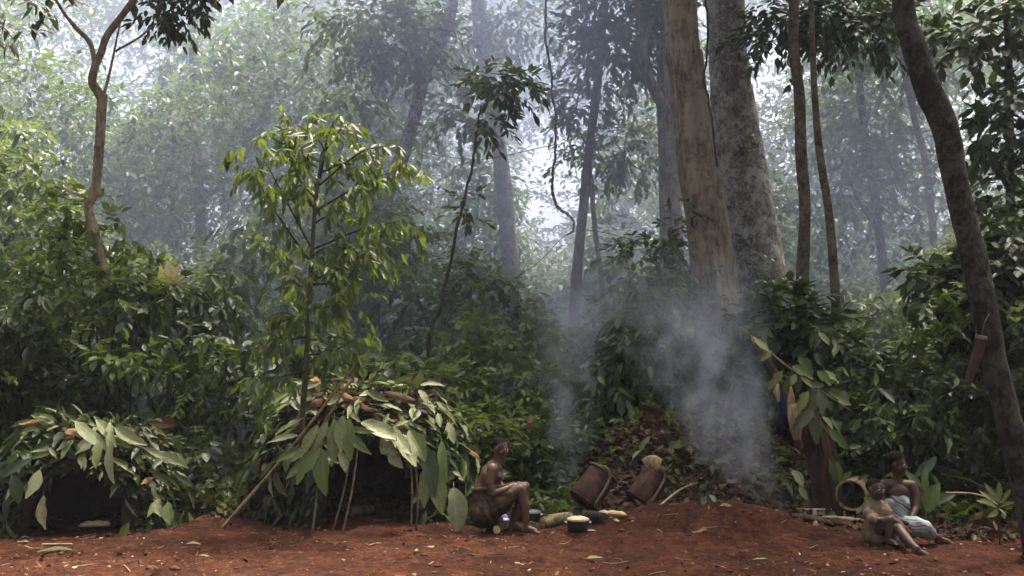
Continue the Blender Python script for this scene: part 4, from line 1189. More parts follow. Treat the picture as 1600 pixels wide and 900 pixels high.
plain('husk', (0.20, 0.13, 0.06), (0.42, 0.30, 0.17), 7, .8, .6, stretch=(6, 6, .6), c3=(0.50, 0.38, 0.24))
hb = empty('husk_bundle', at(1236, 606, 11.6), 'tan bundle of dry husks hanging from the broken branch', 'bundle')
hp = [at(1236, 604, 11.6), at(1236, 622, 11.6), at(1237, 632, 11.6), at(1241, 650, 11.6), at(1244, 672, 11.6), at(1245, 687, 11.6)]
tube_obj('wrapping', hp, [.012, .040, .042, .072, .062, .042], 'husk', hb, 14, .12, 9, 30, flute=.12, nfl=6)
for k in range(7):
    x0 = random.uniform(-.05, .05)
    a_ = hp[2] + Vector((x0 * .6, -.05, 0)); b_ = hp[4] + Vector((x0 * 1.2, -.06, random.uniform(-.1, .02)))
    tube_obj('husk_strip', [a_, (a_ + b_) / 2 + Vector((x0 * .6, -.03, 0)), b_], [.010, .017, .006], 'husk', hb, 6, .1, n=10, ell=.35)
tube_obj('tie', [hp[2] + Vector((.045 * math.cos(t), .045 * math.sin(t), 0)) for t in np.linspace(0, 6.28, 12)], [.006] * 12, 'stick', hb, 5, 0, n=20)
hc = [at(1216, 600, 11.7), at(1214, 612, 11.68), at(1217, 628, 11.66)]
tag(tube_obj('dry_husk', hc, [.012, .034, .014], 'husk', None, 9, .15, 9, 14), 'small brown husk hanging left of the tan bundle', 'husk')
plain('navy_cloth', (0.006, 0.010, 0.028), (0.020, 0.035, 0.085), 10, .9, .5)
nc = [at(1222, 616, 11.75), at(1223, 630, 11.74), at(1225, 648, 11.72), at(1226, 666, 11.72)]
tag(tube_obj('cloth_rag', nc, [.030, .050, .052, .030], 'navy_cloth', None, 14, .1, 8, 24, flute=.22, nfl=5, ell=.5), 'dark blue rag hanging behind the tan husk bundle', 'cloth')

lbp = [at(1152, 508, 11.7), at(1192, 540, 11.6), at(1222, 566, 11.55), at(1252, 588, 11.5), at(1285, 612, 11.45), at(1330, 642, 11.45), at(1330, 720, 12.2)]
lbr = empty('leafy_branch', lbp[3], 'cut branch with large oval leaves hung over the stump', 'branch')
tube_obj('branch', lbp[:6], [.006, .010, .011, .011, .009, .005], 'stick', lbr, 7, .06, n=36)
for (bx, by, qx, qy, mt) in ((1222, 580, 1203, 606, 1), (1232, 588, 1228, 612, 0), (1244, 585, 1230, 600, 1), (1250, 590, 1246, 612, 2), (1238, 572, 1268, 590, 1), (1252, 590, 1270, 606, 1), (1275, 600, 1266, 640, 2),
                             (1262, 612, 1250, 640, 1), (1280, 612, 1284, 645, 2), (1270, 640, 1244, 668, 2), (1285, 622, 1300, 640, 0), (1295, 612, 1316, 622, 0), (1320, 612, 1314, 636, 2), (1305, 620, 1328, 630, 1),
                             (1248, 557, 1268, 582, 1), (1278, 580, 1296, 600, 1), (1290, 580, 1306, 592, 1), (1285, 650, 1300, 668, 1), (1300, 655, 1312, 672, 2), (1295, 670, 1325, 696, 1), (1268, 655, 1275, 690, 0), (1260, 600, 1285, 600, 0), (1205, 548, 1192, 562, 1), (1180, 530, 1200, 546, 1)):
    Y = random.uniform(11.3, 11.6)
    b_ = at(bx, by, Y); e_ = at(qx, qy, Y - random.uniform(0, .15))
    put_leaf(lbr, b_, e_ - b_, Vector((random.gauss(0, .35), -1, .35)), (e_ - b_).length * 1.1, 'broad', ('leaf_sapling', 'thatch_green', 'thatch_dark')[mt], 1.1)
g = gpt(at(1240, 780, 11.8).x, 11.8)
rosette('wilted_plant', 'limp plant with hanging pale leaves at the foot of the stump', g,
        [(1238, 735, 1255, 758, 11.5, 11.4, 'broad', 'thatch_pale', 1.2), (1250, 760, 1262, 778, 11.5, 11.4, 'broad', 'thatch_green', 1.3), (1240, 700, 1250, 706, 11.6, 11.5, 'lance', 'thatch_green', 1.0), (1228, 755, 1238, 775, 11.5, 11.4, 'broad', 'thatch_dark', 1.1)], 'thatch_green')
g = gpt(at(1305, 760, 11.9).x, 11.9)
rosette('broad_green_plant', 'bright green broad leaves between the stump and the open basket', g,
        [(1305, 752, 1297, 718, 11.6, 11.5, 'broad', 'thatch_green', 1.1), (1312, 752, 1312, 724, 11.6, 11.5, 'broad', 'thatch_green', 1.1), (1318, 752, 1328, 738, 11.6, 11.5, 'broad', 'thatch_green', 1.1), (1340, 750, 1358, 742, 11.7, 11.6, 'lance', 'thatch_dark', 1.2)], 'thatch_green')  # same leaf green as the hut thatch, with one darker leaf

# ------------------------------------------------------------------ lathe and box shapes
def lathe(profile, sides=28, wob=0.0, seed=1, a0=0, a1=2 * math.pi):
    pr = np.array(profile, float)
    n = len(pr)
    th = np.linspace(0, 2 * math.pi, sides, endpoint=False)
    w = 1 + wob * vnoise(np.cos(th)[None] * 2 + seed, np.sin(th)[None] * 2 + pr[:, 1:2] * 6, seed)
    V = np.stack([pr[:, 0:1] * w * np.cos(th), pr[:, 0:1] * w * np.sin(th), pr[:, 1:2] + 0 * th], -1).reshape(-1, 3)
    i = np.arange(n - 1)[:, None] * sides; j = np.arange(sides)[None]; j2 = (j + 1) % sides
    a_, b_, c_, d_ = (i + j).ravel(), (i + j2).ravel(), (i + sides + j2).ravel(), (i + sides + j).ravel()
    return V, np.concatenate([np.stack([a_, b_, c_], 1), np.stack([a_, c_, d_], 1)])


def orient(zdir, loc, xhint=(1, 0, 0)):
    z = Vector(zdir).normalized(); x = Vector(xhint); x = (x - x.dot(z) * z).normalized(); y = z.cross(x)
    return Matrix.Translation(loc) @ Matrix((x, y, z)).transposed().to_4x4()


def basket_mat(name, c1, c2, c3):
    m, nt, out = new_mat(name)
    tc = N(nt, 'ShaderNodeTexCoord')
    sp = N(nt, 'ShaderNodeSeparateXYZ'); nt.links.new(tc.outputs['Object'], sp.inputs[0])
    ang = math_n(nt, 'ARCTAN2', sp.outputs[1], sp.outputs[0])
    st = math_n(nt, 'SINE', math_n(nt, 'MULTIPLY', ang, 34.0)); ho = math_n(nt, 'SINE', math_n(nt, 'MULTIPLY', sp.outputs[2], 330.0))
    weave = math_n(nt, 'ADD', math_n(nt, 'MULTIPLY', math_n(nt, 'MULTIPLY', st, ho), 0.5), 0.5)
    nz = noise_n(nt, tc.outputs['Object'], 7, 5, .7)
    c = ramp(nt, nz, [(.3, c1), (.5, c2), (.72, c3)])
    c = mixc(nt, math_n(nt, 'MULTIPLY', weave, .45), c, mixc(nt, 1.0, c, (.45, .42, .4), 'MULTIPLY'))
    p = N(nt, 'ShaderNodeBsdfPrincipled', Roughness=.75); p.inputs['Specular IOR Level'].default_value = .25
    nt.links.new(c, p.inputs['Base Color'])
    nt.links.new(bump_n(nt, weave, .7, .008), p.inputs['Normal'])
    nt.links.new(p.outputs[0], out.inputs['Surface'])
    return m


basket_mat('basket_dark', (0.020, 0.011, 0.008), (0.060, 0.030, 0.020), (0.120, 0.066, 0.042))
basket_mat('basket_brown', (0.030, 0.014, 0.009), (0.085, 0.040, 0.022), (0.150, 0.080, 0.042))
basket_mat('basket_tan', (0.20, 0.13, 0.06), (0.36, 0.25, 0.13), (0.46, 0.34, 0.19))
plain('bark_strap', (0.07, 0.045, 0.028), (0.19, 0.13, 0.085), 12, .8, .4)


def pack_basket(label, px, py, Y, axis_, L, r0, r1, mat, extra=None):
    b = at(px, py, Y); b.z = max(b.z, float(gz(b.x, b.y)) + .02)
    root = empty('pack_basket', b, label, 'basket', 'dark pack baskets by the fire')
    M = orient(axis_, (0, 0, 0))
    prof = [(0.0, 0.0), (r0 * .9, 0.0), (r0, .02), (r0 * 1.03, L * .35), (r1 * 1.02, L * .75), (r1, L), (r1 * .94, L), (r1 * .96, L * .75), (r0 * .95, L * .3), (0.0, .03)]
    V, F = lathe(prof, 32, .07, 3)
    o = link('body', mesh_np('body', V, F, MATS[mat], smooth=True), root); o.matrix_local = M
    th = np.linspace(0, 2 * np.pi, 40)
    V, F = tube_arrays(np.stack([r1 * 1.03 * np.cos(th), r1 * 1.03 * np.sin(th), L + 0 * th], 1), .014, 6, .15, 9)
    o = link('rim', mesh_np('rim', V, F, MATS['bark_strap'], smooth=True), root); o.matrix_local = M
    V, F = tube_arrays(np.stack([r0 * 1.02 * np.cos(th), r0 * 1.02 * np.sin(th), .03 + 0 * th], 1), .010, 6, .15, 9)
    o = link('base_hoop', mesh_np('base_hoop', V, F, MATS['basket_dark'], smooth=True), root); o.matrix_local = M
    # carrying strap of bark looped from the rim to the foot
    S = spline([[-r1 * .5, -r1 * .85, L * .98], [0, -r1 * 1.12, L * 1.06], [r1 * .55, -r1 * 1.05, L * .92], [r1 * .75, -r1 * 1.1, L * .55], [r1 * .8, -r1 * 1.0, L * .2], [r0 * .9, -r0 * .7, .02]], 30)
    V, F = tube_arrays(S, .017, 8, .1, 8, ell=.4)
    o = link('carrying_strap', mesh_np('carrying_strap', V, F, MATS['bark_strap'], smooth=True), root); o.matrix_local = M
    return root, M


pack_basket('dark pack basket tilted behind the smoking fire, the more left of the pair', 909, 786, 11.75, (.60, .24, .76), .44, .185, .175, 'basket_dark')
pb, Mb = pack_basket('brown pack basket leaning on the litter bank with a tan bark flap on top', 994, 785, 11.95, (.62, .24, .74), .44, .165, .170, 'basket_brown')
flap = tube_obj('bark_flap', [at(1008, 726, 11.75), at(1019, 722, 11.7), at(1031, 727, 11.7)], [.075, .08, .07], 'husk', pb, 12, .12, 9, 14, ell=.3)

# the open basket lying on its side
ob_ = at(1330, 774, 11.9)
opn = empty('open_basket', ob_, 'tan cylindrical basket lying on its side, dark mouth facing the mound', 'basket')
Mo = orient((.50, .86, .04), (0, 0, 0), (1, 0, 0))
Vb, Fb = lathe([(.168, 0), (.176, 0.0), (.176, .25), (.165, .52), (.04, .56), (0, .56), (0, .545), (.155, .51), (.164, .25), (.166, 0.0)], 36, .06, 5)
o = link('body', mesh_np('body', Vb, Fb, MATS['basket_tan'], smooth=True), opn); o.matrix_local = Mo
th = np.linspace(0, 2 * np.pi, 44)
V, F = tube_arrays(np.stack([.172 * np.cos(th), .172 * np.sin(th), 0 * th], 1), .017, 7, .12, 9)
o = link('rim', mesh_np('rim', V, F, MATS['husk'], smooth=True), opn); o.matrix_local = Mo
tube_obj('inner_stave', [ob_ + Mo @ Vector((-.12, .03, .12)), ob_ + Mo @ Vector((0, .05, .1)), ob_ + Mo @ Vector((.13, .02, .12))], [.006, .009, .006], 'bark_strap', opn, 6, .05, n=10)

# ------------------------------------------------------------------ cooking pots, firewood
plain('lid_grey', (0.10, 0.10, 0.10), (0.22, 0.21, 0.20), 9, .5, .2, metal=.5)
plain('lid_pale', (0.34, 0.27, 0.15), (0.55, 0.47, 0.30), 16, .6, .3, metal=.1)
plain('tin_rim', (0.35, 0.34, 0.32), (0.5, 0.49, 0.46), 20, .35, .1, metal=.8)


def pot(label, px, py, r, h, lid, dome):
    b = on(px, py); b.z -= .008
    root = empty('cooking_pot', b, label, 'pot', 'black cooking pots')
    V, F = lathe([(0, 0), (r * .80, 0), (r * .90, h * .06), (r * .97, h * .35), (r, h * .8), (r * 1.02, h), (r * .95, h), (r * .93, h * .5), (r * .8, h * .06), (0, h * .05)], 32)
    link('body', mesh_np('body', V, F, MATS['pot_black'], smooth=True), root)
    V, F = lathe([(r * 1.05, h + .004), (r * 1.07, h + .010), (r * 1.0, h + .017), (r * .6, h + .017 + dome * .7), (r * .2, h + .017 + dome), (0, h + .017 + dome)], 32)
    l = link('lid', mesh_np('lid', V, F, MATS[lid], smooth=True), root)
    V, F = lathe([(r * .10, h + .01 + dome), (r * .12, h + .03 + dome), (r * .05, h + .04 + dome), (0, h + .04 + dome)], 12)
    link('knob', mesh_np('knob', V, F, MATS['pot_black'], smooth=True), l)
    V, F = tube_arrays([[r * 1.03 * math.cos(t), r * 1.03 * math.sin(t), h] for t in np.linspace(0, 2 * math.pi, 40)], .006, 6)
    link('rim', mesh_np('rim', V, F, MATS['tin_rim'], smooth=True), root)
    for s in (-1, 1):
        V, F = tube_arrays(spline([[s * r * .98, -.05, h * .78], [s * r * 1.18, -.045, h * .82], [s * r * 1.22, 0, h * .84], [s * r * 1.18, .045, h * .82], [s * r * .98, .05, h * .78]], 16), .007, 6)
        link('handle', mesh_np('handle', V, F, MATS['tin_rim'], smooth=True), root)
    return root


pot('large black pot with a flat grey lid beside the man\'s feet', 828, 817, .118, .125, 'lid_grey', .012)
pot('black pot with a pale yellowish lid in front of the fire logs', 903, 829, .112, .115, 'lid_pale', .026)

bark_mat('log_bark', (0.05, 0.04, 0.02), (0.17, 0.14, 0.065), (0.34, 0.28, 0.14), 9, 1.0, .6)
bark_mat('log_dark', (0.012, 0.010, 0.007), (0.035, 0.028, 0.020), (0.08, 0.065, 0.045), 9, 1.0, .5)
plain('cut_wood', (0.34, 0.22, 0.09), (0.60, 0.44, 0.20), 22, .8, .4, stretch=(1, 1, 1), c3=(0.66, 0.52, 0.30))
plain('split_wood', (0.22, 0.14, 0.06), (0.55, 0.40, 0.19), 10, .8, .5, stretch=(1, 6, 6), c3=(0.70, 0.58, 0.36))


def log(label, a, b, r, bark='log_bark', cut='cut_wood', group='firewood at the fire'):
    a, b = Vector(a), Vector(b)
    root = empty('firewood_log', a, label, 'log', group)
    m = (a + b) / 2 + Vector((0, .01, .005))
    tube_obj('bark', [a, m, b], [r, r * 1.03, r * .95], bark, root, 16, .08, 12, 16)
    ax = (b - a).normalized()
    for p, s in ((a, -1), (b, 1)):
        V, F = lathe([(r * .93, 0), (r * .6, .004), (0, .006)], 16, .15, 4)
        o = link('cut_end', mesh_np('cut_end', V, F, MATS[cut], smooth=False), root)
        o.matrix_local = orient(ax * s, p - a + ax * s * .003)
    return root


def split(label, a, b, w, h, mat='split_wood', group='firewood at the fire'):
    """split billet: wedge section with torn ends"""
    a, b = Vector(a), Vector(b)
    root_l = np.array(a)
    ax = np.array((b - a)); n = 10
    t = np.linspace(0, 1, n)
    side = unit(np.cross(ax, [0, 0, 1.0])); up = unit(np.cross(side, ax))
    sec = [(-.5, 0), (-.35, .7), (.05, 1.0), (.4, .55), (.5, 0.05), (.1, -.12)]
    V = []
    for q in range(n):
        k = 1 - .5 * (abs(t[q] - .5) * 2) ** 4
        for (sx, sz) in sec:
            V.append(ax * (t[q] + .02 * math.sin(sx * 9 + q)) + side * sx * w * k * (1 + .15 * math.sin(q * 1.7 + sx * 4)) + up * sz * h * k * (1 + .15 * math.cos(q * 2.3 + sx)))
    V = np.array(V); m = len(sec)
    F = []
    for q in range(n - 1):
        for s in range(m):
            s2 = (s + 1) % m
            F += [[q * m + s, (q + 1) * m + s, (q + 1) * m + s2], [q * m + s, (q + 1) * m + s2, q * m + s2]]
    for s in range(1, m - 1):
        F += [[0, s, s + 1], [(n - 1) * m, (n - 1) * m + s + 1, (n - 1) * m + s]]
    o = link('split_billet', mesh_np('split_billet', V, np.array(F), MATS[mat]), None, a)
    return tag(o, label, 'firewood', group)


def onz(px, py, dz):
    return on(px, py) + Vector((0, 0, dz))

log('pale barked log with a torn end, between the man\'s foot and the lidded pot', onz(848, 826, .055), onz(893, 817, .06), .062)
log('dark charred log right of the pot with the pale lid', onz(912, 814, .055), onz(944, 817, .045), .052, 'log_dark', 'log_dark')
split('long pale split billet lying right of the charred log', onz(930, 810, .03), onz(978, 811, .03), .09, .05)
split('second split billet tucked under the long pale one', onz(926, 806, .02), onz(968, 817, .01), .07, .03, 'husk')
log('short upright chunk of pale wood standing behind the lidded pot', onz(893, 809, .05), onz(905, 800, .10), .055)
log('small yellow cut branch between the two pots', onz(858, 812, .03), onz(873, 811, .035), .026, 'cut_wood')
plain('ash', (0.22, 0.21, 0.20), (0.45, 0.43, 0.41), 25, 1.0, .5)
c_ = on(886, 812)
V, F = lathe([(.15, -.01), (.12, .012), (.07, .026), (0, .03)], 24, .35, 8)
tag(link('ash_heap', mesh_np('ash_heap', V, F, MATS['ash'], smooth=True), None, c_), 'small grey ash heap of the cooking fire behind the pots', 'ash heap')

# low stool logs under the man, bag and scraps
log('knotty brown log the man sits on', onz(755, 831, .07), onz(782, 826, .07), .085, 'bark_brown', 'cut_wood', 'wood under the man')
log('short log with a bright orange cut end in front of the man\'s seat', onz(776, 834, .04), onz(795, 826, .045), .042, 'bark_brown', 'cut_wood', 'wood under the man')
plain('blue_plastic', (0.10, 0.13, 0.42), (0.55, 0.58, 0.80), 7, .4, .6, spec=.5)
plain('green_plastic', (0.008, 0.05, 0.024), (0.03, 0.13, 0.07), 9, .35, .6, spec=.5)
plain('white_paper', (0.55, 0.56, 0.60), (0.80, 0.80, 0.80), 9, .7, .4)


def crumple(name, label, cat, p, s, mat, seed, flat=.6):
    bm = bmesh.new(); bmesh.ops.create_icosphere(bm, subdivisions=3, radius=1)
    V = np.array([v.co[:] for v in bm.verts]); F = np.array([[v.index for v in f.verts] for f in bm.faces]); bm.free()
    k = 1 + .9 * vnoise(V[:, 0] * 2.3 + seed, V[:, 1] * 2.3 + V[:, 2] * 1.7, seed) + .5 * vnoise(V[:, 0] * 6 + seed, V[:, 2] * 6 + V[:, 1] * 4, seed + 1)
    V = V * k[:, None] * np.array([s[0], s[1], s[2]])
    o = link(name, mesh_np(name, V, F, MATS[mat]), None, p + Vector((0, 0, s[2] * .7)))
    return tag(o, label, cat)


crumple('plastic_bag', 'crumpled blue and white bag under the man\'s thigh', 'bag', on(787, 819), (.075, .05, .055), 'blue_plastic', 3)
crumple('plastic_wrap', 'crumpled dark green wrapper behind the man\'s seat', 'wrapper', on(739, 821), (.085, .05, .05), 'green_plastic', 5)
crumple('paper_scrap', 'crumpled white paper at the end of the white blade', 'paper', on(1291, 803), (.045, .035, .03), 'white_paper', 7)
# white blade
p0, p1 = on(1256, 806) + Vector((0, 0, .075)), on(1289, 806) + Vector((0, 0, .075))
bl = empty('flat_blade', p0, 'flat white blade lying on rotten wood left of the open basket', 'blade')
ax = p1 - p0
V = np.array([(0, -.012, 0), (.16, -.022, 0), (ax.length, -.014, 0), (ax.length, .012, 0), (.16, .022, 0), (0, .012, 0)])
V = np.vstack([V, V + [0, 0, .006]])
F = np.array([[0, 2, 1], [0, 3, 2], [0, 4, 3], [0, 5, 4], [6, 7, 8], [6, 8, 9], [6, 9, 10], [6, 10, 11]] + [[i, (i + 1) % 6, (i + 1) % 6 + 6] for i in range(6)] + [[i, (i + 1) % 6 + 6, i + 6] for i in range(6)])
o = link('blade', mesh_np('blade', V, F, MATS['white_paper']), bl)
V, F = tube_arrays(spline([[-.005, 0, .004], [-.05, 0, .006], [-.085, 0, .002]], 6), .012, 8)
link('grip', mesh_np('grip', V, F, MATS['stick'], smooth=True), bl)
split('dark rotten slab of wood lying on the slope below the white blade', onz(1236, 810, .0), onz(1300, 822, .0), .16, .07, 'shaggy_wood', 'rotten wood by the child')
split('second rotten slab of wood reaching the child\'s back', onz(1292, 816, .0), onz(1352, 832, .02), .15, .07, 'shaggy_wood', 'rotten wood by the child')
log('reddish stub of wood standing in front of the white blade', onz(1274, 822, .0), onz(1273, 812, .09), .026, 'bark_fibrous', 'raw_wood', 'rotten wood by the child')
split('flat bark slab beside the open basket', onz(1285, 815, .05), onz(1350, 824, .07), .10, .03, 'husk', 'rotten wood by the child')
log('broken chunk of wood inside the large hut\'s doorway', onz(548, 809, .05), onz(582, 806, .07), .055, 'bark_brown', 'bark_brown', 'wood in the doorways')
split('flat plank in the small hut\'s opening', onz(125, 832, .06), onz(172, 830, .06), .12, .06, 'husk', 'wood in the doorways')

# sheath hanging on the crooked trunk
sh_p = [at(1533, 528, 9.25), at(1528, 550, 9.25), at(1518, 580, 9.25), at(1512, 600, 9.25)]
she = empty('hanging_sheath', sh_p[0], 'reddish brown bark sheath hanging on the crooked trunk', 'sheath')
plain('sheath_bark', (0.020, 0.009, 0.006), (0.060, 0.028, 0.017), 9, .7, .4)
tube_obj('body', sh_p, [.052, .050, .044, .034], 'sheath_bark', she, 14, .05, 6, 24, ell=.6)
tube_obj('collar', [sh_p[0] + Vector((.004, 0, .02)), sh_p[0] + Vector((-.004, 0, -.02))], [.057, .057], 'bark_strap', she, 14, 0, n=4, ell=.62)
tube_obj('cord', [sh_p[0], at(1538, 505, 9.3), at(1546, 490, 9.42)], [.005, .005, .005], 'stem_dark', she, 5, 0, n=10)

# ------------------------------------------------------------------ people: one continuous skin each, clothes and hair as children
def cap_arrays(p0, r0, p1, r1, sides=14, k=5):
    p0, p1 = np.asarray(p0, float), np.asarray(p1, float)
    d = p1 - p0; L = np.linalg.norm(d); d = d / max(L, 1e-6)
    a = np.linspace(-np.pi / 2, 0, k); b = np.linspace(0, np.pi / 2, k)
    s = np.concatenate([r0 * np.sin(a) * .98, L + r1 * np.sin(b) * .98]); r = np.concatenate([r0 * np.cos(a), r1 * np.cos(b)])
    r = np.maximum(r, 1e-4)
    ref = np.array([0, 0, 1.0]) if abs(d[2]) < .9 else np.array([1.0, 0, 0])
    A_ = unit(np.cross(d, ref)); B_ = np.cross(A_, d)
    th = np.linspace(0, 2 * np.pi, sides, endpoint=False)
    V = (p0 + d * s[:, None])[:, None] + r[:, None, None] * (np.cos(th)[None, :, None] * A_ + np.sin(th)[None, :, None] * B_)
    n = len(s)
    V = V.reshape(-1, 3)
    i = np.arange(n - 1)[:, None] * sides; j = np.arange(sides)[None]; j2 = (j + 1) % sides
    q = lambda x: x.ravel()
    a_, b_, c_, d_ = q(i + j), q(i + j2), q(i + sides + j2), q(i + sides + j)
    return V, np.concatenate([np.stack([a_, c_, b_], 1), np.stack([a_, d_, c_], 1)])


def ell_arrays(c, rad, axes=None):
    bm = bmesh.new(); bmesh.ops.create_icosphere(bm, subdivisions=3, radius=1)
    V = np.array([v.co[:] for v in bm.verts]); F = np.array([[v.index for v in f.verts] for f in bm.faces]); bm.free()
    V = V * np.asarray(rad)
    if axes is not None: V = V @ np.asarray(axes)
    return V + np.asarray(c), F


class Fig:
    def __init__(self): self.A = Acc()
    def cap(self, p0, r0, p1, r1): self.A.add(*cap_arrays(p0, r0, p1, r1)); return self
    def chain(self, *pr):
        for a_, b_ in zip(pr[:-1], pr[1:]): self.cap(a_[:3], a_[3], b_[:3], b_[3])
        return self
    def ell(self, c, rad, axes=None): self.A.add(*ell_arrays(c, rad, axes)); return self
    def mesh(self, name, mat, voxel=.007, smooth=6, wr=None):
        me = self.A.mesh(name, [mat])
        o = bpy.data.objects.new('tmp_' + name, me); col.objects.link(o)
        m = o.modifiers.new('r', 'REMESH'); m.mode = 'VOXEL'; m.voxel_size = voxel
        s = o.modifiers.new('s', 'SMOOTH'); s.factor = .5; s.iterations = smooth
        dg = bpy.context.evaluated_depsgraph_get()
        out = bpy.data.meshes.new_from_object(o.evaluated_get(dg))
        bpy.data.objects.remove(o); out.name = name
        if wr is not None:
            n = len(out.vertices)
            co = np.empty(n * 3, np.float32); out.vertices.foreach_get('co', co); co = co.reshape(-1, 3)
            no = np.empty(n * 3, np.float32); out.vertex_normals.foreach_get('vector', no); no = no.reshape(-1, 3)
            co = co + no * wr(co)[:, None]
            out.vertices.foreach_set('co', co.astype(np.float32).ravel()); out.update()
        out.materials.clear(); out.materials.append(mat)
        out.shade_smooth()
        return out


def frame(fwd, up):
    f = np.asarray(fwd, float); f /= np.linalg.norm(f)
    u = np.asarray(up, float); u = u - (u @ f) * f; u /= np.linalg.norm(u)
    return f, u, np.cross(f, u)


def head(fig, c, fwd, up, s=1.0):
    """face features merged into the body; c = centre of the skull"""
    f, u, r = frame(fwd, up); c = np.asarray(c, float)
    ax = np.stack([f, r, u])
    q = lambda a_, b_, d_: c + s * (a_ * f + b_ * r + d_ * u)
    fig.ell(q(-.012, 0, .022), s * np.array([.094, .074, .088]), ax)
    fig.ell(q(.018, 0, -.035), s * np.array([.068, .060, .075]), ax)
    fig.ell(q(.045, 0, -.082), s * np.array([.036, .036, .026]), ax)
    fig.cap(q(.066, -.035, .018), s * .016, q(.066, .035, .018), s * .016)        # brow
    fig.cap(q(.082, 0, .0), s * .010, q(.098, 0, -.028), s * .0135)               # nose
    for e in (-1, 1):
        fig.cap(q(.088, e * .012, -.030), s * .010, q(.084, e * .014, -.032), s * .010)
        fig.cap(q(.058, e * .044, -.022), s * .020, q(.040, e * .048, -.045), s * .022)   # cheeks
        fig.ell(q(-.008, e * .077, -.012), s * np.array([.018, .010, .030]), ax)           # ear
    fig.cap(q(.080, -.018, -.056), s * .011, q(.080, .018, -.056), s * .011)      # lips
    fig.cap(q(.077, -.015, -.070), s * .011, q(.077, .015, -.070), s * .011)
    return q, (f, u, r)


def eyes_and_hair(root, q, fr, s, hair_r=1.04, hairline=.03, afro=0.0):
    f, u, r = fr
    ax = np.stack([f, r, u])
    for e in (-1, 1):
        V, F = ell_arrays(q(.072, e * .031, .001), s * np.array([.012, .015, .009]), ax)
        ey = link('eye', mesh_np('eye', V, F, MATS['eye_white'], smooth=True), root)
        V, F = ell_arrays(q(.0815, e * .031, .001), s * np.array([.004, .007, .007]), ax)
        link('iris', mesh_np('iris', V, F, MATS['eye_dark'], smooth=True), ey)
    V, F = ell_arrays(q(-.016, 0, .028), s * (hair_r * np.array([.094, .076, .086]) + afro), ax)
    w = 1 + .05 * vnoise(V[:, 0] * 60, V[:, 2] * 60 + V[:, 1] * 40, 4)
    cen = V.mean(0); V = cen + (V - cen) * w[:, None]
    loc = (V - q(0, 0, 0)) @ np.stack([f, r, u]).T / s
    keep = (loc[:, 2] > hairline - .9 * np.clip(-loc[:, 0], -.03, .06)) & ((loc[:, 0] < .062) | (loc[:, 2] > hairline + .035))
    F = F[keep[F].all(1)]
    link('hair', mesh_np('hair', V, F, MATS['hair'], smooth=True), root)


def hand(fig, w, d, pn, s=1.0, curl=.5, thumb=1):
    """palm and five fingers; w wrist, d pointing direction, pn back-of-hand normal"""
    d, n, sd = frame(d, pn); w = np.asarray(w, float)
    q = lambda a_, b_, c_: w + s * (a_ * d + b_ * sd + c_ * n)
    fig.cap(q(0, 0, 0), s * .024, q(.03, 0, 0), s * .026)
    for b_ in (-.024, 0, .024): fig.cap(q(.02, b_ * .7, 0), s * .017, q(.075, b_, 0), s * .016)
    for b_, L in ((-.031, .062), (-.0105, .072), (.0105, .068), (.031, .052)):
        c1 = q(.082 + L * .5, b_ * 1.12, -L * .35 * curl)
        c2 = q(.082 + L * (.9 - .35 * curl), b_ * 1.12, -L * (.25 + .75 * curl))
        fig.cap(q(.078, b_, .002), s * .0100, c1, s * .0092); fig.cap(c1, s * .0092, c2, s * .0080)
    t = thumb
    fig.cap(q(.015, t * .022, -.004), s * .014, q(.045, t * .050, -.014), s * .0115); fig.cap(q(.045, t * .050, -.014), s * .0115, q(.078, t * .056, -.024), s * .0095)


def foot(fig, ankle, toe_dir, s=1.0):
    a_ = np.asarray(ankle, float); d, u, r = frame(toe_dir, (0, 0, 1))
    q = lambda x, y, z: a_ + s * (x * d + y * r + z * u)
    fig.cap(q(0, 0, 0), s * .036, q(-.02, 0, -.045), s * .034)
    fig.cap(q(-.02, 0, -.05), s * .030, q(.10, .004, -.052), s * .026)
    fig.cap(q(.0, 0, -.02), s * .034, q(.10, 0, -.045), s * .028)
    for y, L in ((-.030, .030), (-.015, .036), (.0, .036), (.015, .033), (.029, .026)):
        fig.cap(q(.10, y * .8, -.055), s * .014, q(.13 + L * .6, y * 1.15, -.066), s * .0095)


def skin_mat(name, c1, c2):
    m, nt, out = new_mat(name)
    tc = N(nt, 'ShaderNodeTexCoord')
    nz = noise_n(nt, tc.outputs['Object'], 9, 4, .6)
    c = ramp(nt, nz, [(.35, c1), (.7, c2)])
    p = N(nt, 'ShaderNodeBsdfPrincipled', Roughness=.5); p.inputs['Specular IOR Level'].default_value = .38
    p.inputs['Subsurface Weight'].default_value = 0.0
    nt.links.new(c, p.inputs['Base Color'])
    nt.links.new(bump_n(nt, noise_n(nt, tc.outputs['Object'], 90, 3), .12, .004), p.inputs['Normal'])
    nt.links.new(p.outputs[0], out.inputs['Surface'])
    return m


skin_mat('skin_warm', (0.070, 0.036, 0.021), (0.120, 0.064, 0.038))
skin_mat('skin_deep', (0.052, 0.027, 0.016), (0.092, 0.050, 0.030))
plain('hair', (0.004, 0.0035, 0.003), (0.012, 0.010, 0.009), 120, .95, .6, spec=.1)
plain('eye_white', (0.5, 0.45, 0.4), (0.6, 0.55, 0.5), 9, .3, 0)
plain('eye_dark', (0.006, 0.004, 0.003), (0.01, 0.006, 0.004), 9, .2, 0)


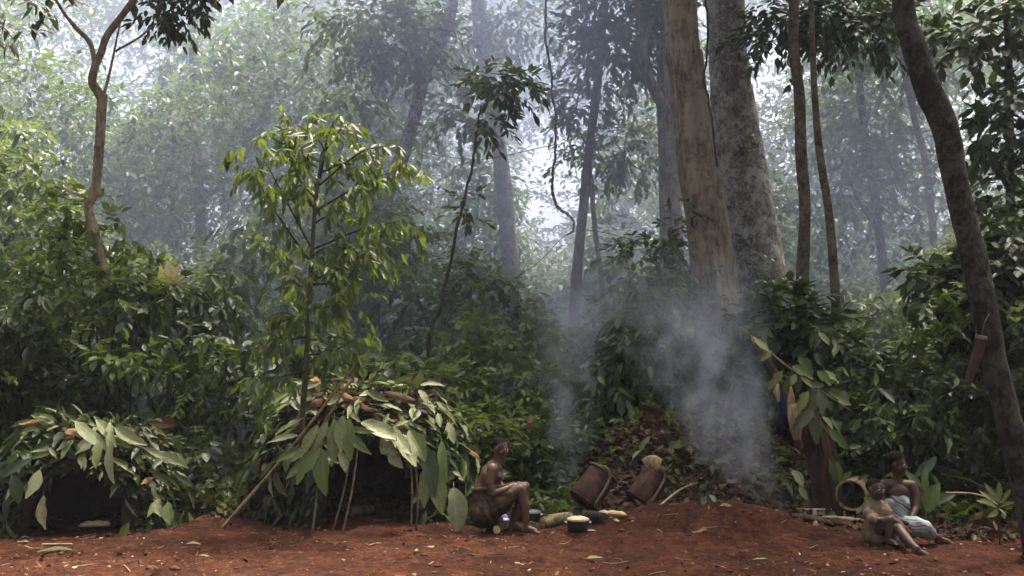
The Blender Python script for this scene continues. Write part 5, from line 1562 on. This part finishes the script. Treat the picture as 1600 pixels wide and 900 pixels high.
def cloth_stripes(name, stops, scale, rot, dist=2.5, rough=.85):
    m, nt, out = new_mat(name)
    tc = N(nt, 'ShaderNodeTexCoord')
    mp = N(nt, 'ShaderNodeMapping'); mp.inputs['Rotation'].default_value = rot
    nt.links.new(tc.outputs['Object'], mp.inputs[0])
    w = N(nt, 'ShaderNodeTexWave', Scale=scale, Distortion=dist, Detail=2.0)
    w.inputs['Detail Scale'].default_value = 1.2
    nt.links.new(mp.outputs[0], w.inputs['Vector'])
    c = ramp(nt, w.outputs['Fac'], stops)
    p = N(nt, 'ShaderNodeBsdfPrincipled', Roughness=rough); p.inputs['Specular IOR Level'].default_value = .15
    nt.links.new(c, p.inputs['Base Color'])
    nt.links.new(bump_n(nt, noise_n(nt, tc.outputs['Object'], 22, 4, .6), .35, .012), p.inputs['Normal'])
    nt.links.new(p.outputs[0], out.inputs['Surface'])
    return m


plain('brown_wrap', (0.040, 0.029, 0.019), (0.075, 0.054, 0.034), 14, .97, .8, c3=(0.125, 0.092, 0.052), spec=.1)
cloth_stripes('print_wrap', [(0, (0.40, 0.43, 0.42)), (.16, (0.10, 0.24, 0.30)), (.30, (0.33, 0.44, 0.07)), (.42, (0.38, 0.40, 0.34)), (.52, (0.10, 0.035, 0.15)), (.66, (0.16, 0.33, 0.40)), (.80, (0.33, 0.15, 0.05)), (.9, (0.40, 0.41, 0.36)), (1, (0.12, 0.05, 0.16))], 2.0, (R(20), R(60), R(15)), 6)
plain('waist_cloth', (0.07, 0.045, 0.022), (0.16, 0.105, 0.05), 20, .95, .6)
plain('khaki_shirt', (0.115, 0.078, 0.045), (0.215, 0.150, 0.092), 7, .9, .5)
plain('red_cloth', (0.25, 0.016, 0.012), (0.42, 0.04, 0.025), 9, .9, .4)
plain('orange_cloth', (0.45, 0.13, 0.03), (0.62, 0.24, 0.07), 9, .9, .4)

wrk = lambda amp, f, s: (lambda co: amp * (vnoise(co[:, 0] * f + co[:, 2] * f * .5, co[:, 2] * f * .35 + co[:, 1] * f, s) + .5 * vnoise(co[:, 0] * f * 2.3, co[:, 2] * f + co[:, 1] * f * 2, s + 1)) * 2)

# --- man sitting beside the fire (sits facing the fire, right side towards us)
g0 = on(818, 832)
mroot = empty('person', at(790, 832, g0.y), 'bare chested man in a brown wrap sitting hunched by the cooking fire', 'person')
mroot.location.z = float(gz(mroot.location.x, g0.y - .05)) + .0
fg = Fig()
fg.chain((-.22, .02, .24, .145), (-.215, .01, .36, .125), (-.19, 0, .48, .120), (-.145, -.01, .60, .118), (-.125, -.01, .655, .098))
fg.ell((-.165, -.005, .57), (.105, .150, .13))
fg.chain((-.135, -.150, .665, .062), (-.125, .135, .67, .062))
fg.chain((-.115, -.01, .67, .058), (-.085, -.015, .745, .050), (-.075, -.015, .80, .050))
hq, hf = head(fg, (-.060, -.02, .868), (.92, -.38, -.12), (.10, 0, 1), .98)
for pec in (-1, 1): fg.ell((-.065, pec * .065 - .01, .575), (.045, .055, .05))
fg.chain((-.135, -.165, .66, .052), (-.165, -.190, .53, .046), (-.13, -.185, .415, .040), (-.03, -.16, .445, .036), (.075, -.11, .490, .026))
hand(fg, (.080, -.108, .493), (.85, .42, .05), (.0, -.2, 1), .95, .6, -1)
fg.chain((-.12, .155, .66, .050), (-.10, .19, .53, .045), (-.04, .17, .43, .040), (.05, .10, .47, .034), (.12, .03, .495, .026))
hand(fg, (.122, .028, .497), (.65, -.7, .0), (.1, -.3, 1), .95, .6, 1)
fg.chain((-.20, -.075, .22, .110), (-.02, -.105, .36, .088), (.150, -.115, .455, .058), (.165, -.115, .43, .056), (.195, -.115, .28, .055), (.212, -.115, .12, .036), (.212, -.115, .085, .034))
foot(fg, (.212, -.115, .078), (1, -.25, 0), .98)
fg.chain((-.20, .095, .22, .110), (0, .12, .36, .086), (.205, .115, .455, .058), (.205, .115, .42, .055), (.15, .10, .27, .053), (.085, .08, .12, .036), (.075, .08, .09, .034))
foot(fg, (.075, .08, .08), (1, -.35, 0), .95)
link('body', fg.mesh('body', MATS['skin_warm']), mroot)
eyes_and_hair(mroot, hq, hf, .98, 1.015, .035)
wr_ = Fig()
wr_.chain((-.225, .02, .20, .168), (-.22, .01, .30, .152), (-.21, .01, .40, .140), (-.20, .0, .455, .134))
wr_.chain((-.20, -.075, .215, .128), (-.05, -.10, .335, .108), (.045, -.11, .395, .090))
wr_.chain((-.20, .095, .215, .125), (-.03, .12, .335, .104), (.08, .115, .395, .086))
wr_.chain((-.08, 0, .25, .10), (-.02, 0, .30, .09))
link('wrap_cloth', wr_.mesh('wrap_cloth', MATS['brown_wrap'], .009, 3, wrk(.015, 21, 3)), mroot)
th = np.linspace(0, 2 * np.pi, 48)
V, F = tube_arrays(np.stack([-.203 + .141 * np.cos(th), .004 + .141 * np.sin(th), .462 + .018 * np.cos(th)], 1), .021, 9, .18, 14, 6)
link('waist_roll', mesh_np('waist_roll', V, F, MATS['waist_cloth'], smooth=True), mroot)

# --- woman sitting on the ground, head turned to the right
wY = 10.35
wroot = empty('person', (at(1400, 840, wY).x, wY, 0), 'bare shouldered woman in a bright printed wrap sitting on the ground', 'person')
wroot.location.z = float(gz(wroot.location.x, wY)) - .01
sW = 1 / (mpp(wY))
W = lambda px, py, y=0.0: np.array(at(px, py, wY + y) - wroot.location)
fg = Fig()
fg.chain((*W(1398, 824, .10), .125), (*W(1400, 805, .10), .112), (*W(1402, 785, .09), .110), (*W(1402, 768, .08), .100))
fg.ell(W(1402, 770, .08), (.135, .095, .105))
fg.chain((*W(1382, 757, .07), .056), (*W(1422, 758, .08), .056))
fg.chain((*W(1402, 760, .08), .062), (*W(1402, 745, .07), .050), (*W(1402, 738, .06), .050))
hq, hf = head(fg, W(1401, 725, .05), (.86, -.50, -.05), (.02, 0, 1), 1.04)
fg.chain((*W(1379, 757, .06), .050), (*W(1374, 780, .02), .043), (*W(1384, 800, -.06), .037), (*W(1405, 812, -.13), .032), (*W(1420, 819, -.17), .025))
hand(fg, W(1420, 819, -.17), (.8, -.3, -.5), (.2, -.5, .8), .92, .5, 1)
fg.chain((*W(1425, 758, .07), .050), (*W(1431, 775, .04), .043), (*W(1431, 793, .0), .037), (*W(1425, 808, -.08), .032), (*W(1420, 821, -.14), .025))
hand(fg, W(1420, 821, -.14), (-.05, -.5, -.8), (.5, -.7, .4), .92, .5, -1)
# near leg stretched down the slope towards us, far leg folded under the cloth
fg.chain((*W(1396, 826, .0), .105), (*W(1399, 824, -.20), .088), (*W(1404, 828, -.36), .064), (*W(1413, 838, -.45), .054), (*W(1424, 850, -.55), .041), (*W(1431, 856, -.60), .034))
foot(fg, W(1433, 857, -.61), (.8, -.45, -.12), .95)
fg.chain((*W(1410, 826, .0), .105), (*W(1428, 824, -.12), .090), (*W(1442, 826, -.22), .065), (*W(1452, 834, -.16), .050), (*W(1464, 839, -.12), .034))
foot(fg, W(1467, 839, -.12), (.95, -.2, .0), .92)
link('body', fg.mesh('body', MATS['skin_deep']), wroot)
eyes_and_hair(wroot, hq, hf, 1.04, 1.06, .022, .010)
wr_ = Fig()
wr_.chain((*W(1398, 824, .10), .145), (*W(1400, 808, .09), .132), (*W(1402, 793, .085), .128), (*W(1402, 783, .08), .122))
wr_.ell(W(1388, 786, .0), (.05, .05, .05)); wr_.ell(W(1414, 787, .0), (.05, .05, .05))
wr_.chain((*W(1396, 826, .0), .122), (*W(1398, 825, -.10), .105))
wr_.chain((*W(1410, 826, .0), .120), (*W(1428, 823, -.12), .108), (*W(1443, 825, -.22), .084), (*W(1450, 832, -.19), .070), (*W(1453, 835, -.17), .064))
link('wrap_cloth', wr_.mesh('wrap_cloth', MATS['print_wrap'], .009, 4, wrk(.009, 18, 5)), wroot)

# --- child leaning against her
cY = 10.1
croot = empty('person', (at(1372, 840, cY).x, cY, 0), 'small child in a loose khaki shirt leaning against the seated woman', 'person')
sC = 1 / mpp(cY)
croot.location.z = float(gz(croot.location.x, cY)) - .01
zc = float(px_of(croot.location.x, cY, croot.location.z)[1])
C = lambda px, py, y=0.0: np.array(at(px, py, cY + y) - croot.location)
fg = Fig()
fg.chain((*C(1370, 834, .05), .095), (*C(1369, 812, .05), .082), (*C(1369, 794, .05), .078))
fg.chain((*C(1360, 790, .04), .042), (*C(1380, 790, .06), .042))
fg.chain((*C(1369, 788, .05), .042), (*C(1369, 778, .04), .036))
hq, hf = head(fg, C(1368, 764, .03), (.55, -.80, -.05), (.04, 0, 1), .94)
fg.chain((*C(1358, 790, .0), .036), (*C(1358, 806, -.07), .030), (*C(1372, 812, -.14), .026), (*C(1390, 811, -.16), .020))
hand(fg, C(1390, 811, -.16), (1, -.1, -.1), (0, -.6, .8), .62, .6, 1)
fg.chain((*C(1381, 790, .06), .034), (*C(1388, 803, .0), .028), (*C(1400, 814, -.06), .024), (*C(1416, 826, -.10), .019))
hand(fg, C(1416, 826, -.10), (.8, -.1, -.6), (.3, -.5, .8), .62, .5, 1)
fg.chain((*C(1372, 832, .0), .070), (*C(1384, 815, -.14), .055), (*C(1390, 812, -.17), .044), (*C(1388, 826, -.17), .038), (*C(1388, 840, -.17), .027))
foot(fg, C(1388, 841, -.17), (.7, -.7, -.1), .66)
fg.chain((*C(1374, 833, .08), .070), (*C(1392, 828, -.02), .055), (*C(1400, 836, -.12), .040), (*C(1404, 845, -.2), .027))
foot(fg, C(1404, 845, -.2), (.7, -.7, -.2), .66)
link('body', fg.mesh('body', MATS['skin_deep'], .006, 4), croot)
eyes_and_hair(croot, hq, hf, .94, 1.015, .035)
sh_ = Fig()
sh_.chain((*C(1368, 836, .05), .125), (*C(1367, 815, .05), .112), (*C(1368, 797, .05), .094), (*C(1369, 789, .05), .072))
sh_.chain((*C(1359, 791, .03), .056), (*C(1357, 804, -.05), .060), (*C(1363, 810, -.10), .058))
sh_.chain((*C(1380, 791, .06), .052), (*C(1387, 803, .0), .054))
link('shirt', sh_.mesh('shirt', MATS['khaki_shirt'], .008, 4, wrk(.012, 17, 7)), croot)

# --- someone standing behind the crooked trunk, only a shoulder and red cloth showing
pY = 10.4
proot = empty('person', gpt(at(1618, 700, pY).x, pY), 'standing person in red cloth, half hidden behind the crooked trunk', 'person')
fg = Fig()
fg.chain((0, 0, .78, .13), (0, 0, .95, .115), (0, 0, 1.12, .125)); fg.ell((0, 0, 1.14), (.15, .10, .13))
fg.chain((-.15, 0, 1.22, .056), (.15, 0, 1.22, .056)); fg.chain((0, 0, 1.24, .055), (0, -.01, 1.36, .05))
hq, hf = head(fg, (0, -.02, 1.45), (-.6, -.8, 0), (0, 0, 1))
for e in (-1, 1):
    fg.chain((e * .09, 0, .78, .10), (e * .10, -.01, .45, .068), (e * .10, .01, .25, .058), (e * .10, .02, .09, .036)); foot(fg, (e * .10, .02, .08), (-.3 * e, -1, 0))
fg.chain((-.18, 0, 1.20, .05), (-.22, .0, .98, .044), (-.20, -.10, .80, .030)); hand(fg, (-.20, -.11, .79), (.1, -.6, -.7), (-1, 0, 0), 1, .4, 1)
fg.chain((.18, 0, 1.20, .05), (.22, .0, .98, .044), (.20, -.10, .80, .030)); hand(fg, (.20, -.11, .79), (-.1, -.6, -.7), (1, 0, 0), 1, .4, -1)
link('body', fg.mesh('body', MATS['skin_deep'], .011, 4), proot)
eyes_and_hair(proot, hq, hf, 1.0)
rc = Fig(); rc.chain((0, 0, .50, .20), (0, 0, .78, .165), (0, 0, 1.0, .14), (0, 0, 1.13, .155))
link('wrap_cloth', rc.mesh('wrap_cloth', MATS['red_cloth'], .014, 4, wrk(.010, 14, 9)), proot)

# --- someone crouching outside the left edge, only a shoulder and an orange cloth in view
lY = 10.15
lroot = empty('person', gpt(at(-37, 840, lY).x, lY), 'crouching person at the far left edge with a scrap of orange cloth', 'person')
fg = Fig()
fg.chain((0, 0, .16, .13), (0, 0, .35, .12), (.0, -.03, .50, .12)); fg.chain((-.12, -.02, .58, .055), (.12, -.02, .58, .055)); fg.chain((0, -.02, .60, .05), (.02, -.04, .70, .05))
hq, hf = head(fg, (.03, -.05, .77), (.9, -.4, -.1), (0, 0, 1))
for e in (-1, 1):
    fg.chain((e * .08, 0, .14, .10), (e * .11, -.25, .36, .062), (e * .11, -.18, .10, .038)); foot(fg, (e * .11, -.18, .08), (0.1, -1, 0))
    fg.chain((e * .15, -.02, .57, .048), (e * .19, -.12, .42, .042), (e * .13 + .06, -.30, .47, .028)); hand(fg, (e * .13 + .06, -.31, .47), (.5, -.6, .2), (0, 0, 1), 1, .6, -e)
link('body', fg.mesh('body', MATS['skin_warm'], .011, 4), lroot)
eyes_and_hair(lroot, hq, hf, 1.0)
rc = Fig(); rc.chain((0, 0, .14, .15), (0, 0, .40, .14)); rc.chain((.08, 0, .14, .12), (.11, -.25, .36, .075))
link('wrap_cloth', rc.mesh('wrap_cloth', MATS['orange_cloth'], .014, 4, wrk(.010, 14, 9)), lroot)

# ------------------------------------------------------------------ haze and smoke
def volume_mat(name, dens_fn, color=(0.78, 0.82, 0.99), aniso=0.25):
    m = bpy.data.materials.new(name); m.use_nodes = True
    nt = m.node_tree; nt.nodes.clear()
    out = nt.nodes.new('ShaderNodeOutputMaterial')
    v = N(nt, 'ShaderNodeVolumePrincipled')
    v.inputs['Color'].default_value = (*color, 1)
    v.inputs['Anisotropy'].default_value = aniso
    d = dens_fn(nt)
    if isinstance(d, float): v.inputs['Density'].default_value = d
    else: nt.links.new(d, v.inputs['Density'])
    nt.links.new(v.outputs[0], out.inputs['Volume'])
    return m


def box_mesh(name, lo, hi, mat):
    x0, y0, z0 = lo; x1, y1, z1 = hi
    V = [(x0, y0, z0), (x1, y0, z0), (x1, y1, z0), (x0, y1, z0), (x0, y0, z1), (x1, y0, z1), (x1, y1, z1), (x0, y1, z1)]
    F = [(0, 3, 2, 1), (4, 5, 6, 7), (0, 1, 5, 4), (1, 2, 6, 5), (2, 3, 7, 6), (3, 0, 4, 7)]
    return mesh_np(name, V, F, mat)

HAZE = 0.0006
haze = link('haze', box_mesh('haze', (-70, -40, -2.5), (70, 90, 42), volume_mat('haze_air', lambda nt: HAZE)))
tag(haze, 'thin pale smoke haze filling the forest air', None, None, 'stuff')


def bank_density(nt):
    geo = N(nt, 'ShaderNodeNewGeometry')
    sp = N(nt, 'ShaderNodeSeparateXYZ'); nt.links.new(geo.outputs['Position'], sp.inputs[0])
    mr = N(nt, 'ShaderNodeMapRange'); mr.interpolation_type = 'SMOOTHSTEP'
    mr.inputs['From Min'].default_value = 14.0; mr.inputs['From Max'].default_value = 21
    nt.links.new(sp.outputs[1], mr.inputs['Value'])
    nz = noise_n(nt, geo.outputs['Position'], 0.16, 2, 0.5)
    m2 = N(nt, 'ShaderNodeMapRange'); m2.inputs['From Min'].default_value = 0.38; m2.inputs['From Max'].default_value = 0.66
    m2.inputs['To Min'].default_value = 0.15; m2.inputs['To Max'].default_value = 1.0
    nt.links.new(nz, m2.inputs['Value'])
    # thicker, and reaching further forward, where the fires' smoke drifts back between the trunks
    dx = math_n(nt, 'DIVIDE', math_n(nt, 'SUBTRACT', sp.outputs[0], 0.3), 3.4)
    core = math_n(nt, 'DIVIDE', 1.0, math_n(nt, 'ADD', 1.0, math_n(nt, 'POWER', math_n(nt, 'ABSOLUTE', dx), 4.0)))
    m3 = N(nt, 'ShaderNodeMapRange'); m3.interpolation_type = 'SMOOTHSTEP'
    m3.inputs['From Min'].default_value = 12.9; m3.inputs['From Max'].default_value = 16.5
    nt.links.new(sp.outputs[1], m3.inputs['Value'])
    m4 = N(nt, 'ShaderNodeMapRange'); m4.interpolation_type = 'SMOOTHSTEP'
    m4.inputs['From Min'].default_value = 36.0; m4.inputs['From Max'].default_value = 18.0
    nt.links.new(sp.outputs[1], m4.inputs['Value'])
    drift = math_n(nt, 'MULTIPLY', math_n(nt, 'MULTIPLY', core, math_n(nt, 'MULTIPLY', m3.outputs[0], m4.outputs[0])), 2.8)
    return math_n(nt, 'MULTIPLY', math_n(nt, 'MULTIPLY', math_n(nt, 'ADD', mr.outputs[0], drift), m2.outputs[0]), BANK)

BANK = 0.027
bank = link('smoke_bank', box_mesh('smoke_bank', (-34, 12.9, -1), (34, 46, 24), volume_mat('smoke_bank', bank_density, (0.62, 0.72, 1.0), 0.35)))
tag(bank, 'bluish wood smoke drifting between the trunks behind the camp', None, None, 'stuff')


# smoke columns of the two fires: density follows a curved, widening axis, broken up by noise
def plume(name, label, base, top_off, h, r0, r1, bend, dens, seed, color=(0.80, 0.86, 0.97)):
    bx, by, bz = base

    def f(nt):
        geo = N(nt, 'ShaderNodeNewGeometry')
        sp = N(nt, 'ShaderNodeSeparateXYZ'); nt.links.new(geo.outputs['Position'], sp.inputs[0])
        t = math_n(nt, 'DIVIDE', math_n(nt, 'SUBTRACT', sp.outputs[2], bz), h)
        tc_ = N(nt, 'ShaderNodeClamp'); nt.links.new(t, tc_.inputs[0]); t_ = tc_.outputs[0]
        curve_ = math_n(nt, 'POWER', t_, bend)
        ax_ = math_n(nt, 'MULTIPLY_ADD', curve_, top_off[0], bx); ay_ = math_n(nt, 'MULTIPLY_ADD', curve_, top_off[1], by)
        wn_ = N(nt, 'ShaderNodeTexNoise', Scale=1.6, Detail=1.0); nt.links.new(geo.outputs['Position'], wn_.inputs['Vector'])
        wob = math_n(nt, 'MULTIPLY', math_n(nt, 'SUBTRACT', wn_.outputs['Fac'], .5), .7)
        dx = math_n(nt, 'SUBTRACT', math_n(nt, 'ADD', sp.outputs[0], wob), ax_); dy = math_n(nt, 'SUBTRACT', sp.outputs[1], ay_)
        rr = math_n(nt, 'MULTIPLY_ADD', math_n(nt, 'POWER', t_, .8), r1 - r0, r0)
        d2 = math_n(nt, 'DIVIDE', math_n(nt, 'ADD', math_n(nt, 'MULTIPLY', dx, dx), math_n(nt, 'MULTIPLY', dy, dy)), math_n(nt, 'MULTIPLY', rr, rr))
        fall = math_n(nt, 'POWER', math_n(nt, 'MAXIMUM', math_n(nt, 'SUBTRACT', 1.0, d2), 0.0), 1.3)
        mp = N(nt, 'ShaderNodeMapping'); mp.inputs['Scale'].default_value = (1, 1, .6); mp.inputs['Location'].default_value = (seed, 0, 0)
        nt.links.new(geo.outputs['Position'], mp.inputs[0])
        nz = noise_n(nt, mp.outputs[0], 2.5, 3, .60, 1.0)
        m2 = N(nt, 'ShaderNodeMapRange'); m2.inputs['From Min'].default_value = .44; m2.inputs['From Max'].default_value = .66; m2.inputs['To Min'].default_value = .02
        nt.links.new(nz, m2.inputs['Value'])
        fade = math_n(nt, 'MULTIPLY', math_n(nt, 'POWER', math_n(nt, 'SUBTRACT', 1.0, t_), .8), math_n(nt, 'MINIMUM', math_n(nt, 'MULTIPLY', t_, 2.4), 1.0))
        thin = math_n(nt, 'DIVIDE', r0 * 1.6, math_n(nt, 'ADD', rr, r0 * .6))
        return math_n(nt, 'MULTIPLY', math_n(nt, 'MULTIPLY', math_n(nt, 'MULTIPLY', fall, m2.outputs[0]), math_n(nt, 'MULTIPLY', fade, thin)), dens)

    n = 10
    rows = []
    for q in range(n):
        t = q / (n - 1)
        rows.append([bx + top_off[0] * t ** bend, by + top_off[1] * t ** bend, bz + h * t, (r0 + (r1 - r0) * t ** .8) * 1.0 + .38])
    rows = np.array(rows)
    V, F = tube_arrays(rows[:, :3], rows[:, 3], 14)
    o = link(name, mesh_np(name, V, F, volume_mat(name, f, color, .3)))
    return tag(o, label, None, None, 'stuff')

s1 = on(886, 800)
plume('fire_smoke', 'thin blue smoke rising from the cooking fire', (s1.x, s1.y + .05, s1.z), (.15, .5), 4.4, .09, .9, 1.2, 5.5, 3, (.78, .85, 1.0))
s2 = Vector((at(1240, 775, 11.75).x, 11.75, float(gz(at(1240, 775, 11.75).x, 11.75))))
plume('bank_smoke', 'thick pale smoke curling up the bank from the smouldering stump', (s2.x, s2.y, s2.z), (-1.35, .6), 3.2, .13, 1.4, .60, 12.5, 9, (.82, .88, 1.0))
